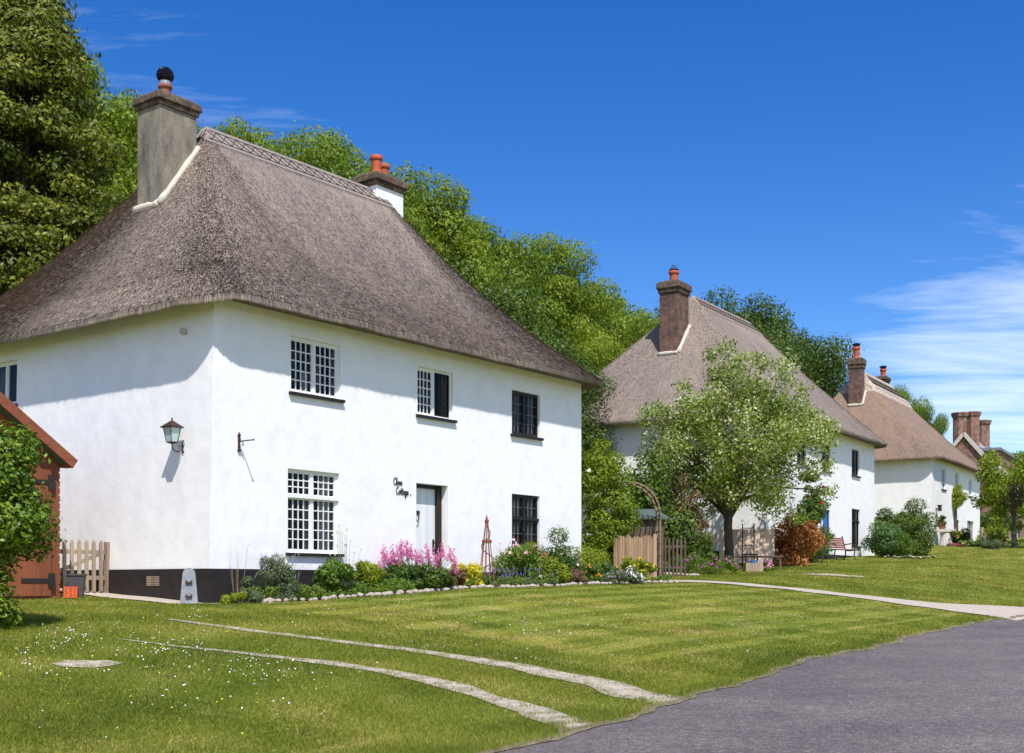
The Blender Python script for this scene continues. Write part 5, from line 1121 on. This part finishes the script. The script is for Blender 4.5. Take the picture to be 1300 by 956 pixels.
shrub('crimson_flowers', 1213, 67, 698, 24, 'rose', 1200, .08, 'low crimson flowers at the foot of the far border', 'flowers', k=10, seed=49, flowers=[('crimson', 40, .1)])
shrub('mixed_border', 1232, 67, 686, 30, 'rose', 2600, .1, 'green border plants with pale blooms right of the crimson flowers', 'plant', k=16, seed=50, flowers=[('cream', 12, .12)])
shrub('grassy_lavender', 1258, 64, 686, 36, 'grey', 4200, .13, 'rounded grassy lavender at the end of the far border', k=18, seed=51, aspect=.12, up=.8)
shrub('small_round_hedge', 1259, 74, 668, 36, 'chart', 6000, .1, 'light green rounded hedge right of the farthest cottage', k=26, seed=52, low=-.9)
shrub('shadowy_hedge', 1262, 80, 640, 50, 'hedge', 8000, .14, 'tall dark hedge against the brick building', k=30, seed=53, low=-.95)
shrub('roadside_bush', 1296, 72, 684, 30, 'rose', 2500, .12, 'green bush under the street tree at the right edge', k=14, seed=54)
Yg = 70; xg = X(1246, Yg); o = empty('rustic_gate', (xg, Yg, gz(xg, Yg)), R(10), 'pale rustic garden gate beside the farthest cottage', 'gate')
hg = Zp(676, Yg)-gz(xg, Yg); b = MB(); b.box(0, .14, 0, .14, 0, hg+.3); b.box(.9, 1.04, 0, .14, 0, hg-.1); b.build('gate_post', M['picket'], o); b = MB(); b.box(.14, .9, .04, .08, hg-.3, hg-.2); b.box(.14, .9, .04, .08, .3, .4)
for k in range(5): b.box(.2+k*.14, .26+k*.14, .0, .038, .1, hg-.1)
b.build('gate_rails', M['picket'], o)
o = empty('wall_lamp', Matrix.Translation(H3.location) @ Matrix.Rotation(Y3, 4, 'Z') @ Vector((.9, -.02, q3(5.85))), Y3, 'small black wall lamp on the far cottage corner', 'lamp')
b = MB(); b.box(-.1, .1, -.3, -.1, -.1, .2, taper=.02); b.box(-.05, .05, -.1, 0, .0, .06); b.box(-.13, .13, -.33, -.07, .2, .24); b.build('lamp_body', M['iron'], o)

# ------------------------------------------------------------------ sky, sun, view
w = bpy.data.worlds.new('World'); sc.world = w; w.use_nodes = True; n = w.node_tree.nodes; l = w.node_tree.links; bg = n['Background']
EL, SX, SY = R(55), .235, -.972
sk = n.new('ShaderNodeTexSky'); sk.sky_type = 'NISHITA'; sk.sun_disc = False; sk.sun_elevation = EL; sk.sun_rotation = math.atan2(SX, SY); sk.air_density = 1.0; sk.dust_density = .1; sk.ozone_density = 4; sk.altitude = 300
hs = n.new('ShaderNodeHueSaturation'); hs.inputs['Saturation'].default_value = 1.36; hs.inputs['Hue'].default_value = .514; l.new(sk.outputs[0], hs.inputs['Color'])
# thin cirrus: noise laid out on a high cloud plane above the place
tc = n.new('ShaderNodeTexCoord'); sp = n.new('ShaderNodeSeparateXYZ'); l.new(tc.outputs['Generated'], sp.inputs[0])
def mth(op, a, b=None, v=None):
    q = n.new('ShaderNodeMath'); q.operation = op
    if isinstance(a, (int, float)): q.inputs[0].default_value = a
    else: l.new(a, q.inputs[0])
    if b is not None:
        if isinstance(b, (int, float)): q.inputs[1].default_value = b
        else: l.new(b, q.inputs[1])
    q.use_clamp = bool(v); return q.outputs[0]
zc = mth('MAXIMUM', sp.outputs[2], .02); zq = mth('ADD', zc, .06)
cx_ = mth('DIVIDE', sp.outputs[0], zq); cy_ = mth('DIVIDE', sp.outputs[1], zq)
cb = n.new('ShaderNodeCombineXYZ'); l.new(cx_, cb.inputs[0]); l.new(cy_, cb.inputs[1])
mp = n.new('ShaderNodeMapping'); mp.inputs['Rotation'].default_value = (0, 0, R(38)); mp.inputs['Scale'].default_value = (.9, 2.4, 1); l.new(cb.outputs[0], mp.inputs[0])
n1 = n.new('ShaderNodeTexNoise'); n1.inputs['Scale'].default_value = 1.15; n1.inputs['Detail'].default_value = 10; n1.inputs['Roughness'].default_value = .62; n1.inputs['Distortion'].default_value = .45; l.new(mp.outputs[0], n1.inputs[0])
# patches: where clouds gather (direction masks)
def patch(dx, dy, dz, c0, c1):
    d = Vector((dx, dy, dz)).normalized(); v = n.new('ShaderNodeVectorMath'); v.operation = 'DOT_PRODUCT'; v.inputs[1].default_value = d; l.new(tc.outputs['Generated'], v.inputs[0])
    r = n.new('ShaderNodeMapRange'); r.inputs[1].default_value = c0; r.inputs[2].default_value = c1; l.new(v.outputs['Value'], r.inputs[0]); return r.outputs[0]
pm = mth('ADD', patch(.42, 1, .15, .984, .9990), mth('MULTIPLY', patch(-.3, 1, .42, .975, .9995), .5), True)
pm = mth('ADD', mth('MULTIPLY', pm, .4), -.27)
cv = mth('ADD', n1.outputs[0], pm); rr_ = ramp(n, [(.43, (0, 0, 0)), (.95, (1, 1, 1))]); l.new(cv, rr_.inputs[0])
mx = n.new('ShaderNodeMix'); mx.data_type = 'RGBA'; l.new(mth('MULTIPLY', rr_.outputs[0], .8), mx.inputs[0]); l.new(hs.outputs[0], mx.inputs[6]); mx.inputs[7].default_value = (7.5, 8.2, 9.0, 1)
# unseen bright cloud veil added behind the camera as white fill for shaded walls
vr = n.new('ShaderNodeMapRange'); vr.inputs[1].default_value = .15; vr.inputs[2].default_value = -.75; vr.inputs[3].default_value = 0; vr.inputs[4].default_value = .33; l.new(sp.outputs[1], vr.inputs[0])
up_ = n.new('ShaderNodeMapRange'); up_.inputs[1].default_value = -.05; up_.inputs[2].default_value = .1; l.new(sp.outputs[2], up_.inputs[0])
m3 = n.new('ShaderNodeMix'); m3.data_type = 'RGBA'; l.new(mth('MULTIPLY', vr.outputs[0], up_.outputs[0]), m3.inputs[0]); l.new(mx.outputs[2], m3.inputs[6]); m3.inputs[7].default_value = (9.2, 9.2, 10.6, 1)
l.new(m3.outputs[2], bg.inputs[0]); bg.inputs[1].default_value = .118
sun = bpy.data.lights.new('sun', 'SUN'); sun.energy = 4.0; sun.angle = R(.5); sun.color = (1, .955, .89); so = bpy.data.objects.new('sun', sun); COL.objects.link(so)
so.rotation_euler = Vector((SX*math.cos(EL), SY*math.cos(EL), math.sin(EL))).to_track_quat('Z', 'Y').to_euler()
sc.view_settings.view_transform = 'Standard'; sc.view_settings.look = 'None'; sc.view_settings.exposure = .46; sc.view_settings.gamma = 1
sc.cycles.max_bounces = 6; sc.cycles.transparent_max_bounces = 8
